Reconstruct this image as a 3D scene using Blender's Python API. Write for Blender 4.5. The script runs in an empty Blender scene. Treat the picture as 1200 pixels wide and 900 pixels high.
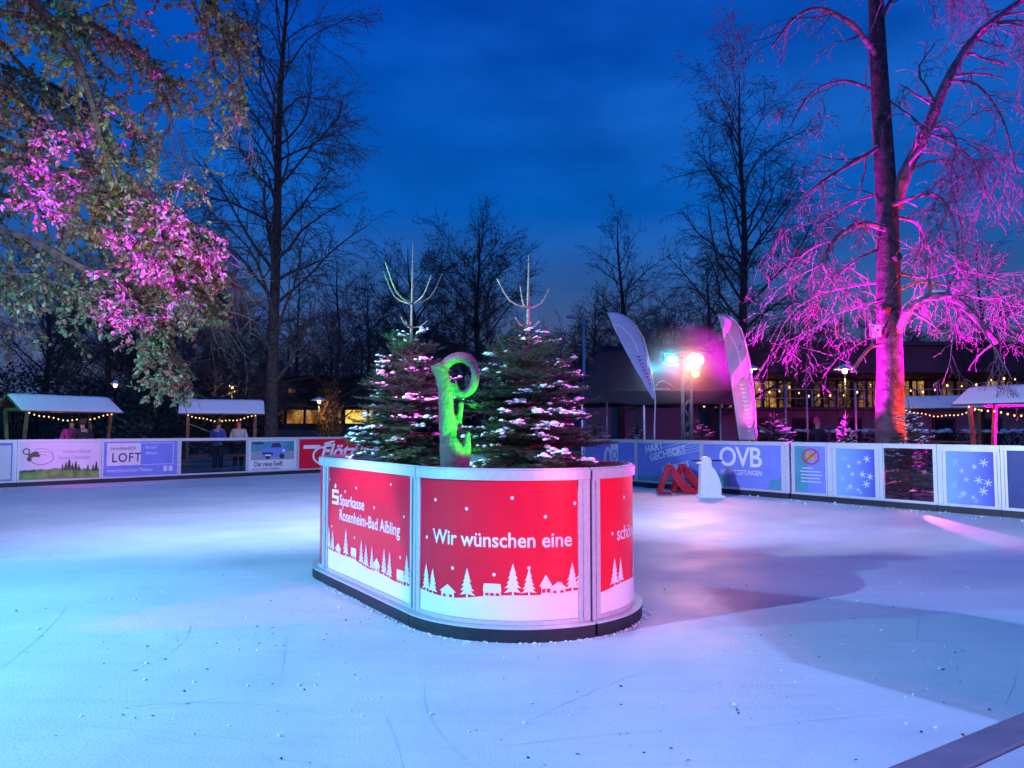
import bpy, math, random
from mathutils import Vector, Matrix, noise
SC = bpy.context.scene
COL = SC.collection
R = math.radians
# ---------------------------------------------------------------- camera
CAMH, F, PITCH = 1.5, 900.0, math.atan(52/900)
cp, sp = math.cos(PITCH), math.sin(PITCH)
cam = bpy.data.objects.new('camera', bpy.data.cameras.new('camera'))
COL.objects.link(cam)
cam.location = (0, 0, CAMH)
cam.rotation_euler = (math.pi/2+PITCH, 0, 0)
cam.data.sensor_width = 36; cam.data.lens = 27
cam.data.clip_start = .05; cam.data.clip_end = 3000
SC.camera = cam
def ray(px, py):
    x, y = (px-600)/F, (450-py)/F
    return Vector((x, cp-y*sp, sp+y*cp))
def at(px, py, Y):
    d = ray(px, py); return Vector((0, 0, CAMH))+d*(Y/d.y)
def gnd(px, py, z=0.0):
    d = ray(px, py); return Vector((0, 0, CAMH))+d*((z-CAMH)/d.z)
def proj(p):
    v = Vector(p)-Vector((0, 0, CAMH))
    zf = v.y*cp+v.z*sp; u = -v.y*sp+v.z*cp
    return 600+F*v.x/zf, 450-F*u/zf
# ---------------------------------------------------------------- materials
def nodes_of(m):
    m.use_nodes = True
    nt = m.node_tree
    return nt, nt.nodes, nt.links
def mat(name, col, rough=.6, metal=0, var=.15, scale=8, bump=0, bscale=60, spec=.4, emit=None, es=0, island=0, col2=None, coord='Object', sss=0):
    m = bpy.data.materials.new(name)
    nt, N, L = nodes_of(m)
    b = N['Principled BSDF']
    b.inputs['Roughness'].default_value = rough
    b.inputs['Metallic'].default_value = metal
    b.inputs['Specular IOR Level'].default_value = spec
    c = (*col, 1)
    b.inputs['Base Color'].default_value = c
    tc = N.new('ShaderNodeTexCoord')
    if var or col2:
        mix = N.new('ShaderNodeMix'); mix.data_type = 'RGBA'
        if col2:
            mix.inputs['A'].default_value = c; mix.inputs['B'].default_value = (*col2, 1)
        else:
            mix.inputs['A'].default_value = (*[x*(1-var) for x in col], 1)
            mix.inputs['B'].default_value = (*[min(1, x*(1+var)) for x in col], 1)
        if island:
            g = N.new('ShaderNodeNewGeometry'); L.new(g.outputs['Random Per Island'], mix.inputs['Factor'])
        else:
            n = N.new('ShaderNodeTexNoise'); n.inputs['Scale'].default_value = scale; n.inputs['Detail'].default_value = 5
            L.new(tc.outputs[coord], n.inputs['Vector'])
            mr = N.new('ShaderNodeMapRange'); mr.inputs['From Min'].default_value = .3; mr.inputs['From Max'].default_value = .7
            L.new(n.outputs['Fac'], mr.inputs['Value']); L.new(mr.outputs['Result'], mix.inputs['Factor'])
        L.new(mix.outputs['Result'], b.inputs['Base Color'])
    if bump:
        n2 = N.new('ShaderNodeTexNoise'); n2.inputs['Scale'].default_value = bscale; n2.inputs['Detail'].default_value = 6
        L.new(tc.outputs[coord], n2.inputs['Vector'])
        bp = N.new('ShaderNodeBump'); bp.inputs['Strength'].default_value = bump; bp.inputs['Distance'].default_value = .02
        L.new(n2.outputs['Fac'], bp.inputs['Height']); L.new(bp.outputs['Normal'], b.inputs['Normal'])
    if emit:
        b.inputs['Emission Color'].default_value = (*emit, 1)
        b.inputs['Emission Strength'].default_value = es
    return m
def leaf_mat(name, cols, transl=.35):
    m = bpy.data.materials.new(name)
    nt, N, L = nodes_of(m)
    b = N['Principled BSDF']; out = N['Material Output']
    g = N.new('ShaderNodeNewGeometry'); r = N.new('ShaderNodeValToRGB')
    r.color_ramp.interpolation = 'LINEAR'
    e = r.color_ramp.elements
    while len(e) < len(cols): e.new(.5)
    for i, c in enumerate(cols):
        e[i].position = i/(len(cols)-1); e[i].color = (*c, 1)
    L.new(g.outputs['Random Per Island'], r.inputs['Fac'])
    L.new(r.outputs['Color'], b.inputs['Base Color'])
    b.inputs['Roughness'].default_value = .5
    t = N.new('ShaderNodeBsdfTranslucent'); L.new(r.outputs['Color'], t.inputs['Color'])
    mx = N.new('ShaderNodeMixShader'); mx.inputs[0].default_value = transl
    L.new(b.outputs[0], mx.inputs[1]); L.new(t.outputs[0], mx.inputs[2]); L.new(mx.outputs[0], out.inputs['Surface'])
    return m
M = {}
M['alu'] = mat('brushed_aluminium', (.66, .67, .70), .38, .35, .08, 30, .05, 200)
M['rubber'] = mat('black_base_plastic', (.018, .02, .03), .5, 0, .3, 12, .1, 90)
M['red'] = mat('red_print', (.84, .008, .036), .28, 0, .06, 5, .04, 160)
M['steel'] = mat('dull_grey_steel', (.22, .22, .24), .5, .3, .1, 20)
M['edge'] = mat('grey_rubber_edge', (.19, .15, .20), .55, 0, .2, 20, .1, 120)
M['white'] = mat('white_print', (.84, .85, .86), .35, 0, .03, 6)
M['bluep'] = mat('blue_print', (.19, .26, .70), .35, 0, .08, 3)
M['blued'] = mat('navy_print', (.03, .06, .22), .35, 0, .1, 5)
M['teal'] = mat('teal_print', (.08, .30, .38), .3, 0, .2, 3)
M['lilac'] = mat('pale_print', (.72, .72, .76), .4, 0, .05, 3)
M['green'] = mat('meadow_print', (.16, .34, .07), .4, 0, .4, 6)
M['dgreen'] = mat('forest_print', (.08, .12, .05), .4, 0, .5, 20)
M['ink'] = mat('dark_lettering', (.05, .05, .08), .4, 0, .05)
M['grey'] = mat('grey_lettering', (.33, .34, .38), .4, 0, .05)
M['orange'] = mat('orange_print', (.75, .33, .04), .4, 0, .2)
M['redline'] = mat('red_sign_ring', (.55, .02, .05), .35, 0, .05)
M['black'] = mat('black_coating', (.012, .012, .016), .45, 0, .2)
M['bark'] = mat('tree_bark', (.085, .06, .05), .9, 0, .55, 9, .8, 26)
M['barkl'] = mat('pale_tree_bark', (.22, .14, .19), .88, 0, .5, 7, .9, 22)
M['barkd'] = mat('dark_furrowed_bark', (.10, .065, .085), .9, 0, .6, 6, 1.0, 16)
M['twig'] = mat('bare_twigs', (.12, .085, .075), .85, 0, .3, 5)
M['snow'] = mat('fresh_snow', (.86, .88, .9), .75, 0, .04, 12, .35, 45)
M['wood'] = mat('stained_wood', (.21, .11, .055), .7, 0, .4, 7, .3, 40)
M['carved'] = mat('carved_wood', (.05, .055, .055), .75, 0, .3, 14, .9, 34)
M['needle'] = leaf_mat('fir_needles', [(.045, .12, .06), (.065, .165, .08), (.11, .21, .105)], .2)
M['leaf'] = leaf_mat('autumn_beech_leaves', [(.08, .16, .06), (.26, .15, .09), (.27, .075, .06), (.14, .24, .09), (.38, .16, .10), (.24, .31, .15), (.11, .2, .08), (.36, .36, .22)], .3)
M['tent'] = mat('dark_tent_fabric', (.02, .021, .034), .8, 0, .15, 4, .15, 20)
M['wall'] = mat('plaster_wall', (.30, .26, .27), .85, 0, .12, 1.5, .2, 30)
M['dwall'] = mat('dark_facade', (.09, .075, .08), .8, 0, .25, 1.2, .2, 20)
M['roofd'] = mat('dark_fascia', (.16, .10, .11), .7, 0, .2, .8, .15, 10)
M['skin'] = mat('skin', (.5, .32, .24), .55, 0, .05)
def glass_mat(name, tint, gl=.12):
    m = bpy.data.materials.new(name)
    nt, N, L = nodes_of(m)
    N.remove(N['Principled BSDF']); out = N['Material Output']
    t = N.new('ShaderNodeBsdfTransparent'); t.inputs['Color'].default_value = (*tint, 1)
    g = N.new('ShaderNodeBsdfGlossy'); g.inputs['Roughness'].default_value = .12
    fr = N.new('ShaderNodeFresnel'); fr.inputs['IOR'].default_value = 1.35
    mx = N.new('ShaderNodeMixShader'); L.new(fr.outputs[0], mx.inputs[0]); L.new(t.outputs[0], mx.inputs[1]); L.new(g.outputs[0], mx.inputs[2])
    L.new(mx.outputs[0], out.inputs['Surface'])
    return m
M['clear'] = glass_mat('clear_acrylic', (.62, .72, .75))
def lamp_mat(name, col, s):
    m = bpy.data.materials.new(name); nt, N, L = nodes_of(m)
    N.remove(N['Principled BSDF']); e = N.new('ShaderNodeEmission')
    e.inputs['Color'].default_value = (*col, 1); e.inputs['Strength'].default_value = s
    L.new(e.outputs[0], N['Material Output'].inputs['Surface']); return m
M['bulb'] = lamp_mat('warm_bulb', (1, .58, .22), 2.6)
# lit room seen behind a window: warm with darker furniture and curtains
def room_mat(name, c1, c2, s, scale, thr=.45):
    m = bpy.data.materials.new(name); nt, N, L = nodes_of(m)
    b = N['Principled BSDF']; b.inputs['Base Color'].default_value = (.02, .02, .02, 1); b.inputs['Roughness'].default_value = .15
    tc = N.new('ShaderNodeTexCoord'); mp = N.new('ShaderNodeMapping'); mp.inputs['Scale'].default_value = (1, 1, .55)
    n = N.new('ShaderNodeTexNoise'); n.inputs['Scale'].default_value = scale; n.inputs['Detail'].default_value = 3
    r = N.new('ShaderNodeValToRGB'); e = r.color_ramp.elements
    e[0].position = thr-.12; e[0].color = (*[x*.12 for x in c2], 1); e[1].position = thr+.2; e[1].color = (*c1, 1)
    k = e.new(thr+.03); k.color = (*c2, 1)
    L.new(tc.outputs['Object'], mp.inputs[0]); L.new(mp.outputs[0], n.inputs['Vector']); L.new(n.outputs['Fac'], r.inputs['Fac'])
    L.new(r.outputs['Color'], b.inputs['Emission Color']); b.inputs['Emission Strength'].default_value = s
    return m
M['room'] = room_mat('lit_room_window', (1, .52, .13), (.5, .2, .04), .6, 1.6)
M['roomy'] = room_mat('bright_yellow_window', (1, .66, .12), (.9, .48, .06), 1.25, .7, .35)
M['roomd'] = room_mat('dim_room_window', (.6, .3, .12), (.16, .07, .03), .5, 1.1, .55)
# ---------------------------------------------------------------- mesh builder
ORG = {}
def rootof(o):
    while o.parent: o = o.parent
    return o
class MB:
    def __init__(s): s.v = []; s.f = []; s.mi = []; s.k = 0
    def quad(s, *p):
        n = len(s.v); s.v += [Vector(q) for q in p]; s.f.append(tuple(range(n, n+len(p)))); s.mi.append(s.k)
    def add(s, vs, fs):
        n = len(s.v); s.v += vs
        for f in fs: s.f.append(tuple(i+n for i in f)); s.mi.append(s.k)
    def box(s, c, sz, mtx=None):
        c = Vector(c); hx, hy, hz = sz[0]/2, sz[1]/2, sz[2]/2
        P = [Vector((x, y, z)) for x in (-hx, hx) for y in (-hy, hy) for z in (-hz, hz)]
        if mtx is not None: P = [mtx @ p for p in P]
        s.add([p+c for p in P], [(0, 1, 3, 2), (4, 6, 7, 5), (0, 4, 5, 1), (2, 3, 7, 6), (0, 2, 6, 4), (1, 5, 7, 3)])
    def beam(s, a, b, w, h=None, up=Vector((0, 0, 1))):
        a, b = Vector(a), Vector(b); h = h or w
        d = (b-a).normalized(); x = d.cross(up)
        x = x.normalized() if x.length > 1e-4 else Vector((1, 0, 0))
        y = x.cross(d)
        mtx = Matrix((x, d, y)).transposed()
        s.box((a+b)/2, (w, (b-a).length, h), mtx)
    def tube(s, pts, rad, n=6, cap=True):
        m = len(pts)
        if m < 2: return
        base = len(s.v); ref = None
        for i in range(m):
            t = (pts[min(i+1, m-1)]-pts[max(i-1, 0)])
            t = t.normalized() if t.length > 1e-9 else Vector((0, 0, 1))
            if ref is None: ref = Vector((1, 0, 0)) if abs(t.x) < .8 else Vector((0, 1, 0))
            x = (ref-t*ref.dot(t)).normalized(); ref = x; y = t.cross(x)
            r = rad[i] if isinstance(rad, (list, tuple)) else rad
            for j in range(n):
                a = 2*math.pi*j/n
                s.v.append(pts[i]+x*(r*math.cos(a))+y*(r*math.sin(a)))
        for i in range(m-1):
            for j in range(n):
                k = base+i*n; j2 = (j+1) % n
                s.f.append((k+j, k+j2, k+n+j2, k+n+j)); s.mi.append(s.k)
        if cap:
            s.f.append(tuple(base+j for j in reversed(range(n)))); s.f.append(tuple(base+(m-1)*n+j for j in range(n))); s.mi += [s.k, s.k]
    def lathe(s, prof, c=(0, 0, 0), n=14, sx=1, sy=1):
        c = Vector(c); base = len(s.v)
        for r, z in prof:
            for j in range(n):
                a = 2*math.pi*j/n; s.v.append(c+Vector((r*sx*math.cos(a), r*sy*math.sin(a), z)))
        for i in range(len(prof)-1):
            for j in range(n):
                k = base+i*n; j2 = (j+1) % n
                s.f.append((k+j, k+j2, k+n+j2, k+n+j)); s.mi.append(s.k)
        s.f.append(tuple(base+j for j in reversed(range(n)))); s.f.append(tuple(base+(len(prof)-1)*n+j for j in range(n))); s.mi += [s.k, s.k]
    def blob(s, c, r, rnd, sq=.55, jit=.25):
        c = Vector(c); a0 = rnd.uniform(0, 6)
        vs = [c+Vector((0, 0, r*sq))]
        for ring, (rr, zz) in enumerate(((.62, .75), (1, .1), (.7, -.55))):
            for j in range(6):
                a = a0+j*math.pi/3+ring*.5; q = 1+rnd.uniform(-jit, jit)
                vs.append(c+Vector((r*rr*q*math.cos(a), r*rr*q*math.sin(a), r*sq*zz*(1+rnd.uniform(-jit, jit)))))
        vs.append(c+Vector((0, 0, -r*sq*.7)))
        fs = [(0, 1+j, 1+(j+1) % 6) for j in range(6)]
        for q in (0, 1):
            for j in range(6):
                j2 = (j+1) % 6; k = 1+q*6; fs.append((k+j, k+6+j, k+6+j2, k+j2))
        fs += [(13+(j+1) % 6, 13+j, 19) for j in range(6)]
        s.add(vs, fs)
    def prism(s, poly, fn, d0, d1):
        """poly of (u,v); fn(u,v,d) -> point"""
        n = len(poly); vs = [fn(u, v, d0) for u, v in poly]+[fn(u, v, d1) for u, v in poly]
        fs = [tuple(reversed(range(n))), tuple(range(n, 2*n))]+[(i, (i+1) % n, n+(i+1) % n, n+i) for i in range(n)]
        s.add(vs, fs)
    def build(s, name, m, parent=None, smooth=False, bevel=0):
        off = Vector((0, 0, 0))
        if parent is not None: off = ORG.get(rootof(parent).name, off)
        me = bpy.data.meshes.new(name)
        me.from_pydata([tuple(p-off) for p in s.v], [], s.f)
        for q in (m if isinstance(m, (list, tuple)) else [m]): me.materials.append(q)
        if len(me.materials) > 1: me.polygons.foreach_set('material_index', s.mi)
        if smooth: me.polygons.foreach_set('use_smooth', [True]*len(me.polygons))
        me.update()
        o = bpy.data.objects.new(name, me); COL.objects.link(o); o.parent = parent
        if bevel:
            b = o.modifiers.new('bevel', 'BEVEL'); b.width = bevel; b.segments = 2; b.limit_method = 'ANGLE'
        return o
def tag(o, label=None, cat=None, group=None, kind=None):
    if label: o['label'] = label
    if cat: o['category'] = cat
    if group: o['group'] = group
    if kind: o['kind'] = kind
    return o
def thing(name, label, cat, loc=(0, 0, 0), group=None, rotz=0, local=False):
    o = bpy.data.objects.new(name, None); COL.objects.link(o)
    o.location = loc; o.rotation_euler = (0, 0, rotz); o.empty_display_size = .2
    if not local: ORG[o.name] = Vector(loc)
    return tag(o, label, cat, group)
def copy_tree(o, parent=None, loc=None, rotz=None, scale=None, label=None):
    c = o.copy(); COL.objects.link(c); c.parent = parent
    if loc is not None: c.location = loc
    if rotz is not None: c.rotation_euler = (0, 0, rotz)
    if scale is not None: c.scale = scale if isinstance(scale, (tuple, list)) else (scale,)*3
    if label: c['label'] = label
    for ch in [x for x in COL.objects if x.parent == o]: copy_tree(ch, c)
    return c
def smoothpts(P, sub=4):
    P = [Vector(p) for p in P]; out = []
    for i in range(len(P)-1):
        p0, p1, p2, p3 = P[max(i-1, 0)], P[i], P[i+1], P[min(i+2, len(P)-1)]
        for k in range(sub):
            t = k/sub
            out.append(.5*((2*p1)+(p2-p0)*t+(2*p0-5*p1+4*p2-p3)*t*t+(3*p1-p0-3*p2+p3)*t**3))
    out.append(P[-1]); return out
def text2d(body, size, bold=0.0, shear=0, sp=1.0, align='LEFT'):
    cu = bpy.data.curves.new('lettering', 'FONT'); cu.body = body; cu.size = size; cu.offset = bold*size
    cu.resolution_u = 3; cu.shear = shear; cu.space_character = sp; cu.align_x = align
    o = bpy.data.objects.new('lettering', cu)
    me = bpy.data.meshes.new_from_object(o)
    vs = [(v.co.x, v.co.y) for v in me.vertices]; fs = [tuple(p.vertices) for p in me.polygons]
    bpy.data.objects.remove(o); bpy.data.curves.remove(cu); bpy.data.meshes.remove(me)
    return vs, fs
# ---------------------------------------------------------------- rink boards
class Line:
    def __init__(s, P, d): s.P = Vector((P[0], P[1], 0)); s.d = Vector((d[0], d[1], 0)).normalized(); s.n = Vector((s.d.y, -s.d.x, 0)); s.curved = False
    def pt(s, u, z, d=0): return s.P+s.d*u+s.n*d+Vector((0, 0, z))
    def s_px(s, px):
        k = (px-600)/F/cp*1.0
        # at board mid height the ray's x/y ratio is nearly k*cp
        k = ray(px, 540).x/ray(px, 540).y
        return (s.P.y*k-s.P.x)/(s.d.x-s.d.y*k)
class Arc:
    def __init__(s, c, r, a0): s.c = Vector((c[0], c[1], 0)); s.r = r; s.a0 = a0; s.curved = True
    def pt(s, u, z, d=0):
        a = s.a0+u/s.r; return s.c+Vector((math.cos(a), math.sin(a), 0))*(s.r+d)+Vector((0, 0, z))
def sweep(mb, P, s0, s1, z0, z1, d0, d1):
    n = max(1, int(abs(s1-s0)/.06)) if P.curved else 1
    vs = []
    for i in range(n+1):
        u = s0+(s1-s0)*i/n
        vs += [P.pt(u, z0, d0), P.pt(u, z0, d1), P.pt(u, z1, d1), P.pt(u, z1, d0)]
    fs = []
    for i in range(n):
        k = 4*i
        for j in range(4): fs.append((k+j, k+4+j, k+4+(j+1) % 4, k+(j+1) % 4))
    fs += [(3, 2, 1, 0), tuple(4*n+j for j in range(4))]
    mb.add(vs, fs)
BH = 1.2
def board(P, s0, s1, label, panel, group='rink boards', lp=.05, rp=.05, top=.075, bot=.03, base=.05, z_b=.10, clear=False, gap=.004):
    """one free-standing rink board from s0 to s1 along P; returns (thing, placer, width, height) with the placer in poster coordinates"""
    s0 += gap; s1 -= gap
    t = thing('rink_board', label, 'rink board', P.pt((s0+s1)/2, 0), group)
    b = MB(); sweep(b, P, s0, s1, 0, z_b, -.06, base); b.build('base_strip', M['rubber'], t)
    f = MB()
    sweep(f, P, s0, s1, z_b+.002, z_b+.014, -.06, base+.004)
    sweep(f, P, s0, s0+lp, z_b+.016, BH-top, -.04, 0); sweep(f, P, s1-rp, s1, z_b+.016, BH-top, -.04, 0)
    if lp > .07:
        sweep(f, P, s0+lp*.42, s0+lp*.58, z_b+.03, BH-top-.01, .0015, .012)
    if rp > .07:
        sweep(f, P, s1-rp*.62, s1-rp*.45, z_b+.03, BH-top-.01, .0015, .012)
    sweep(f, P, s0, s1, BH-top+.002, BH, -.05, .008); sweep(f, P, s0+.0, s1-.0, BH+.002, BH+.012, -.03, -.012)
    sweep(f, P, s0+lp+.002, s1-rp-.002, z_b+.016, z_b+.016+bot, -.04, -.001)
    f.build('frame', M['alu'], t)
    z0 = z_b+.018+bot; z1 = BH-top-.001; u0, u1 = s0+lp+.001, s1-rp-.001
    p = MB(); sweep(p, P, u0, u1, z0, z1, -.03, -.012)
    pan = p.build('clear_pane' if clear else 'poster_panel', panel, t)
    W, Hh = u1-u0, z1-z0
    def put(name, mk, mm, d=-.009):
        """mk(add_polygon) fills 2D polygons in poster metres, origin lower left"""
        q = MB()
        def poly(pts):
            q.add([P.pt(u0+u, z0+v, d) for u, v in pts], [tuple(range(len(pts)))])
        def mesh(vs, fs, ox=0, oy=0, sx=1):
            q.add([P.pt(u0+ox+u*sx, z0+oy+v, d) for u, v in vs], fs)
        mk(poly, mesh)
        o = q.build(name, mm, pan)
        return o
    return t, put, W, Hh
def fir_poly(x, y, w, h, rnd, tiers=5):
    """jagged fir silhouette as overlapping tiers with drooping tips"""
    out = [[(x-w*.06, y-h*.08), (x+w*.06, y-h*.08), (x+w*.06, y+h*.14), (x-w*.06, y+h*.14)]]
    for i in range(tiers):
        f = i/tiers; yb = y+h*(.08+.8*f*.95); hw = w/2*(1-f*.8); yt = min(y+h, yb+h*.36)
        for s in (-1, 1):
            a = hw*(1+rnd.uniform(-.1, .14))
            out.append([(x, yb+h*.03), (x+s*a*.5, yb-h*.005), (x+s*a, yb-h*.03), (x+s*a*.62, yb+h*.07), (x, yt)][::s])
    return out
def hill(poly, x0, x1, fn, step=.04):
    n = max(1, int((x1-x0)/step))
    for i in range(n):
        a = x0+(x1-x0)*i/n; b = x0+(x1-x0)*(i+1)/n
        poly([(a, 0), (b, 0), (b, fn(b)), (a, fn(a))])
def disc(x, y, r, n=8, sy=1): return [(x+r*math.cos(2*math.pi*i/n), y+sy*r*math.sin(2*math.pi*i/n)) for i in range(n)]
def village(put, W, trees, houses, base, seed):
    rnd = random.Random(seed)
    fn = lambda x: base*(1+.16*math.sin(x*4.3/max(W, .5)+seed)+.05*math.sin(x*9+seed*2))
    def mk(poly, mesh):
        hill(poly, 0, W, fn)
    put('snow_hill', mk, M['white'], -.009)
    def mk2(poly, mesh):
        for x, h in trees:
            for p in fir_poly(x, fn(x)+.005, h*.6, h, rnd): poly(p)
        for x, w, h, kind in houses:
            y = fn(x)-.02; hw = w/2
            if kind == 'gable':
                poly([(x-hw, y), (x+hw, y), (x+hw, y+h*.55), (x-hw, y+h*.55)]); poly([(x-hw*1.3, y+h*.52), (x+hw*1.3, y+h*.52), (x, y+h)])
            elif kind == 'long':
                poly([(x-hw, y), (x+hw, y), (x+hw, y+h*.55), (x-hw, y+h*.55)]); poly([(x-hw*1.06, y+h*.5), (x+hw*1.06, y+h*.5), (x+hw*.96, y+h), (x-hw*.96, y+h)])
            else:
                poly([(x-hw, y), (x+hw, y), (x+hw, y+h*.6), (x-hw, y+h*.6)]); poly([(x-hw*1.4, y+h*.48), (x+hw*1.4, y+h*.48), (x, y+h)])
    put('village_silhouette', mk2, M['white'], -.0065)
    def mk3(poly, mesh):
        for x, w, h, kind in houses:
            y = fn(x)-.02
            for k in ((-.25, .25) if kind != 'long' else (-.3, 0, .3)):
                xx = x+w*k; poly([(xx-.012, y+h*.2), (xx+.012, y+h*.2), (xx+.012, y+h*.38), (xx-.012, y+h*.38)])
    put('house_windows', mk3, M['red'], -.004)
def dots(put, pts, r=.016):
    def mk(poly, mesh):
        for x, y in pts: poly(disc(x, y, r, 10))
    put('snow_dots', mk, M['white'], -.009)
# ---- island: a stadium ring of boards round the fir trees
V = Vector((-.541, .841, 0))
C1 = Vector((.06, 6.47, 0)); RI = .95; LS = 2.1
aB = math.atan2(-.541, -.841)+2*math.pi       # tangent angle of the left straight
NB = Vector((math.cos(aB), math.sin(aB), 0))
C2 = C1+V*LS
side_l = Line(C2+NB*RI, -V)
gi = 'boards around the planted island'
KW = dict(base=.055, z_b=.09, group=gi)
# poster positions are read off the photograph and converted to metres along the board
def u_px(P, px, z=.7, lo=0, hi=2.1):
    f = lambda u: proj(P.pt(u, z))[0]-px
    for _ in range(40):
        m = (lo+hi)/2
        if f(m) < 0: lo = m
        else: hi = m
    return (lo+hi)/2
def fit(body, x0, x1, y, cap, bold=.012, sp=1.0):
    """flat lettering stretched to run from x0 to x1 with capitals of height cap"""
    vs, fs = text2d(body, 1, bold, 0, sp); a = min(v[0] for v in vs); b = max(v[0] for v in vs)
    k = (x1-x0)/(b-a); return [((v[0]-a)*k+x0, v[1]*cap/.729+y) for v in vs], fs
def board_u(P, lp): return lambda px: u_px(P, px)-lp-.005
# left straight: bank name board
t, put, W, H = board(side_l, 0, LS, 'red island board lettered Sparkasse Rosenheim-Bad Aibling, flat side facing left', M['red'], lp=.1, rp=.1, **KW)
U = board_u(side_l, .1)
va, fa = fit('Sparkasse', U(397), U(425.5), .635, .105); vb, fb = fit('Rosenheim-Bad Aibling', U(397), U(467.5), .495, .105)
put('lettering', lambda poly, mesh: (mesh(va, fa), mesh(vb, fb)), M['white'])
def mk(poly, mesh):
    x, w, y, h = U(388), U(395.5)-U(388), .63, .14; b = h*.2; c = w*.24
    poly([(x, y), (x+w, y), (x+w, y+b), (x, y+b)]); poly([(x, y+2*b), (x+w, y+2*b), (x+w, y+3*b), (x, y+3*b)]); poly([(x, y+4*b), (x+w, y+4*b), (x+w, y+5*b), (x, y+5*b)])
    poly([(x+w-c, y+b), (x+w, y+b), (x+w, y+2*b), (x+w-c, y+2*b)]); poly([(x, y+3*b), (x+c, y+3*b), (x+c, y+4*b), (x, y+4*b)])
    poly(disc(x+w*.5, y+h+.035, .024, 12))
put('bank_emblem', mk, M['white'])
village(put, W, [(U(385), .23), (U(389.5), .2), (U(405), .25), (U(423), .22), (U(428.5), .21), (U(435.5), .2), (U(449.5), .22), (U(456), .21), (U(476), .24)], [(U(396), .13, .12, 'gable'), (U(414), .13, .12, 'long'), (U(441), .12, .14, 'gable'), (U(468.5), .13, .13, 'long')], .155, 1)
dots(put, [(U(385), .86), (U(403), .77), (U(416), .82), (U(437), .68), (U(456.5), .9), (U(472), .66), (U(388), .41), (U(414.5), .37), (U(468), .33)], .013)
# front quarter: greeting board
arc1 = Arc(C1, RI, aB); Q = math.pi/2*RI
t, put, W, H = board(arc1, 0, Q, 'curved red island board reading Wir wünschen eine, at the rounded near end', M['red'], lp=.06, rp=.1, **KW)
U = board_u(arc1, .06)
va, fa = fit('Wir wünschen eine', U(506), U(671), .515, .108, .016)
put('lettering', lambda poly, mesh: mesh(va, fa), M['white'])
village(put, W, [(U(499), .2), (U(506.5), .18), (U(547), .21), (U(601), .22), (U(620), .19), (U(671), .2), (U(682), .22)], [(U(524), .12, .115, 'gable'), (U(576.5), .13, .105, 'long'), (U(640), .07, .16, 'church'), (U(654.5), .11, .1, 'gable')], .165, 4)
dots(put, [(U(509), .83), (U(546), .78), (U(600), .865), (U(639.5), .73), (U(674.5), .82), (U(499), .545), (U(529.5), .345), (U(578.5), .32), (U(620), .37), (U(657.5), .25)], .013)
# second quarter
arc2 = Arc(C1, RI, aB+math.pi/2)
t, put, W, H = board(arc2, 0.012, Q, 'curved red island board reading schöne W, wrapping round the right of the island', M['red'], lp=.08, rp=.08, **KW)
U = board_u(arc2, .095)
a0 = U(724.5); va, fa = fit('schöne Winterzeit', a0, a0+1.06, .515, .108, .016)
put('lettering', lambda poly, mesh: mesh(va, fa), M['white'])
village(put, W, [(U(721), .21), (U(728), .19), (U(751), .25), (.6, .2), (.95, .22), (1.2, .2)], [(U(742), .1, .13, 'gable'), (.8, .13, .12, 'long')], .165, 6)
dots(put, [(U(733), .83), (U(749.5), .79), (U(719), .57), (U(744), .36), (.7, .86), (1.0, .8)], .013)
# the island's far side
side_r = Line(C1-NB*RI, V)
board(side_r, 0, LS, 'red island board without lettering on the far straight side of the island', M['red'], lp=.08, rp=.08, **KW)
arc3 = Arc(C2, RI, aB+math.pi); board(arc3, 0, Q, 'curved plain red island board at the far right rounded end', M['red'], **KW)
arc4 = Arc(C2, RI, aB+math.pi*1.5); board(arc4, 0, Q, 'curved plain red island board at the far left rounded end', M['red'], **KW)
# ---- perimeter, left run
pa, pb = gnd(0, 571.4), gnd(349.6, 555.1)
LR = Line(pa, pb-pa)
G = 'boards round the rink edge'
S = lambda px: LR.s_px(px)
LK = dict(z_b=.11, group=G, base=.03)
t, put, W, H = board(LR, S(20)-2.05, S(20), 'pale blue rink board at the left end, left of the meadow advertisement', M['bluep'], lp=.1, rp=.1, **LK)
put('pale_field', lambda poly, mesh: poly([(.05, .04), (W-.03, .04), (W-.03, H-.06), (.05, H-.06)]), M['lilac'])
t, put, W, H = board(LR, S(20), S(119), 'rink board with a green meadow advertisement and round plant logo', M['lilac'], **LK)
rr = random.Random(3)
mead = lambda x: .2+.05*math.sin(x*2.2)+.035*x+.012*math.sin(x*17)
put('meadow', lambda poly, mesh: hill(poly, 0, W, mead), M['green'])
def mk(poly, mesh):
    for x, h in ((1.0, .2), (1.08, .26), (1.16, .34), (1.24, .22), (1.32, .3), (1.4, .2), (1.62, .2), (1.75, .22), (1.83, .3)):
        for p in fir_poly(x, mead(x)-.06, h*.5, h, rr): poly(p)
    for x in (.05, .12, .2, .28, .33): poly(disc(x, mead(x), .05, 9, .7))
put('dark_trees', mk, M['dgreen'], -.0065)
def ring(poly, cx, cy, rx, ry, w, a0=0, a1=6.2832, n=36):
    for i in range(n):
        a, b = a0+(a1-a0)*i/n, a0+(a1-a0)*(i+1)/n
        poly([(cx+rx*math.cos(a), cy+ry*math.sin(a)), (cx+rx*math.cos(b), cy+ry*math.sin(b)), (cx+(rx-w)*math.cos(b), cy+(ry-w)*math.sin(b)), (cx+(rx-w)*math.cos(a), cy+(ry-w)*math.sin(a))])
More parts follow.
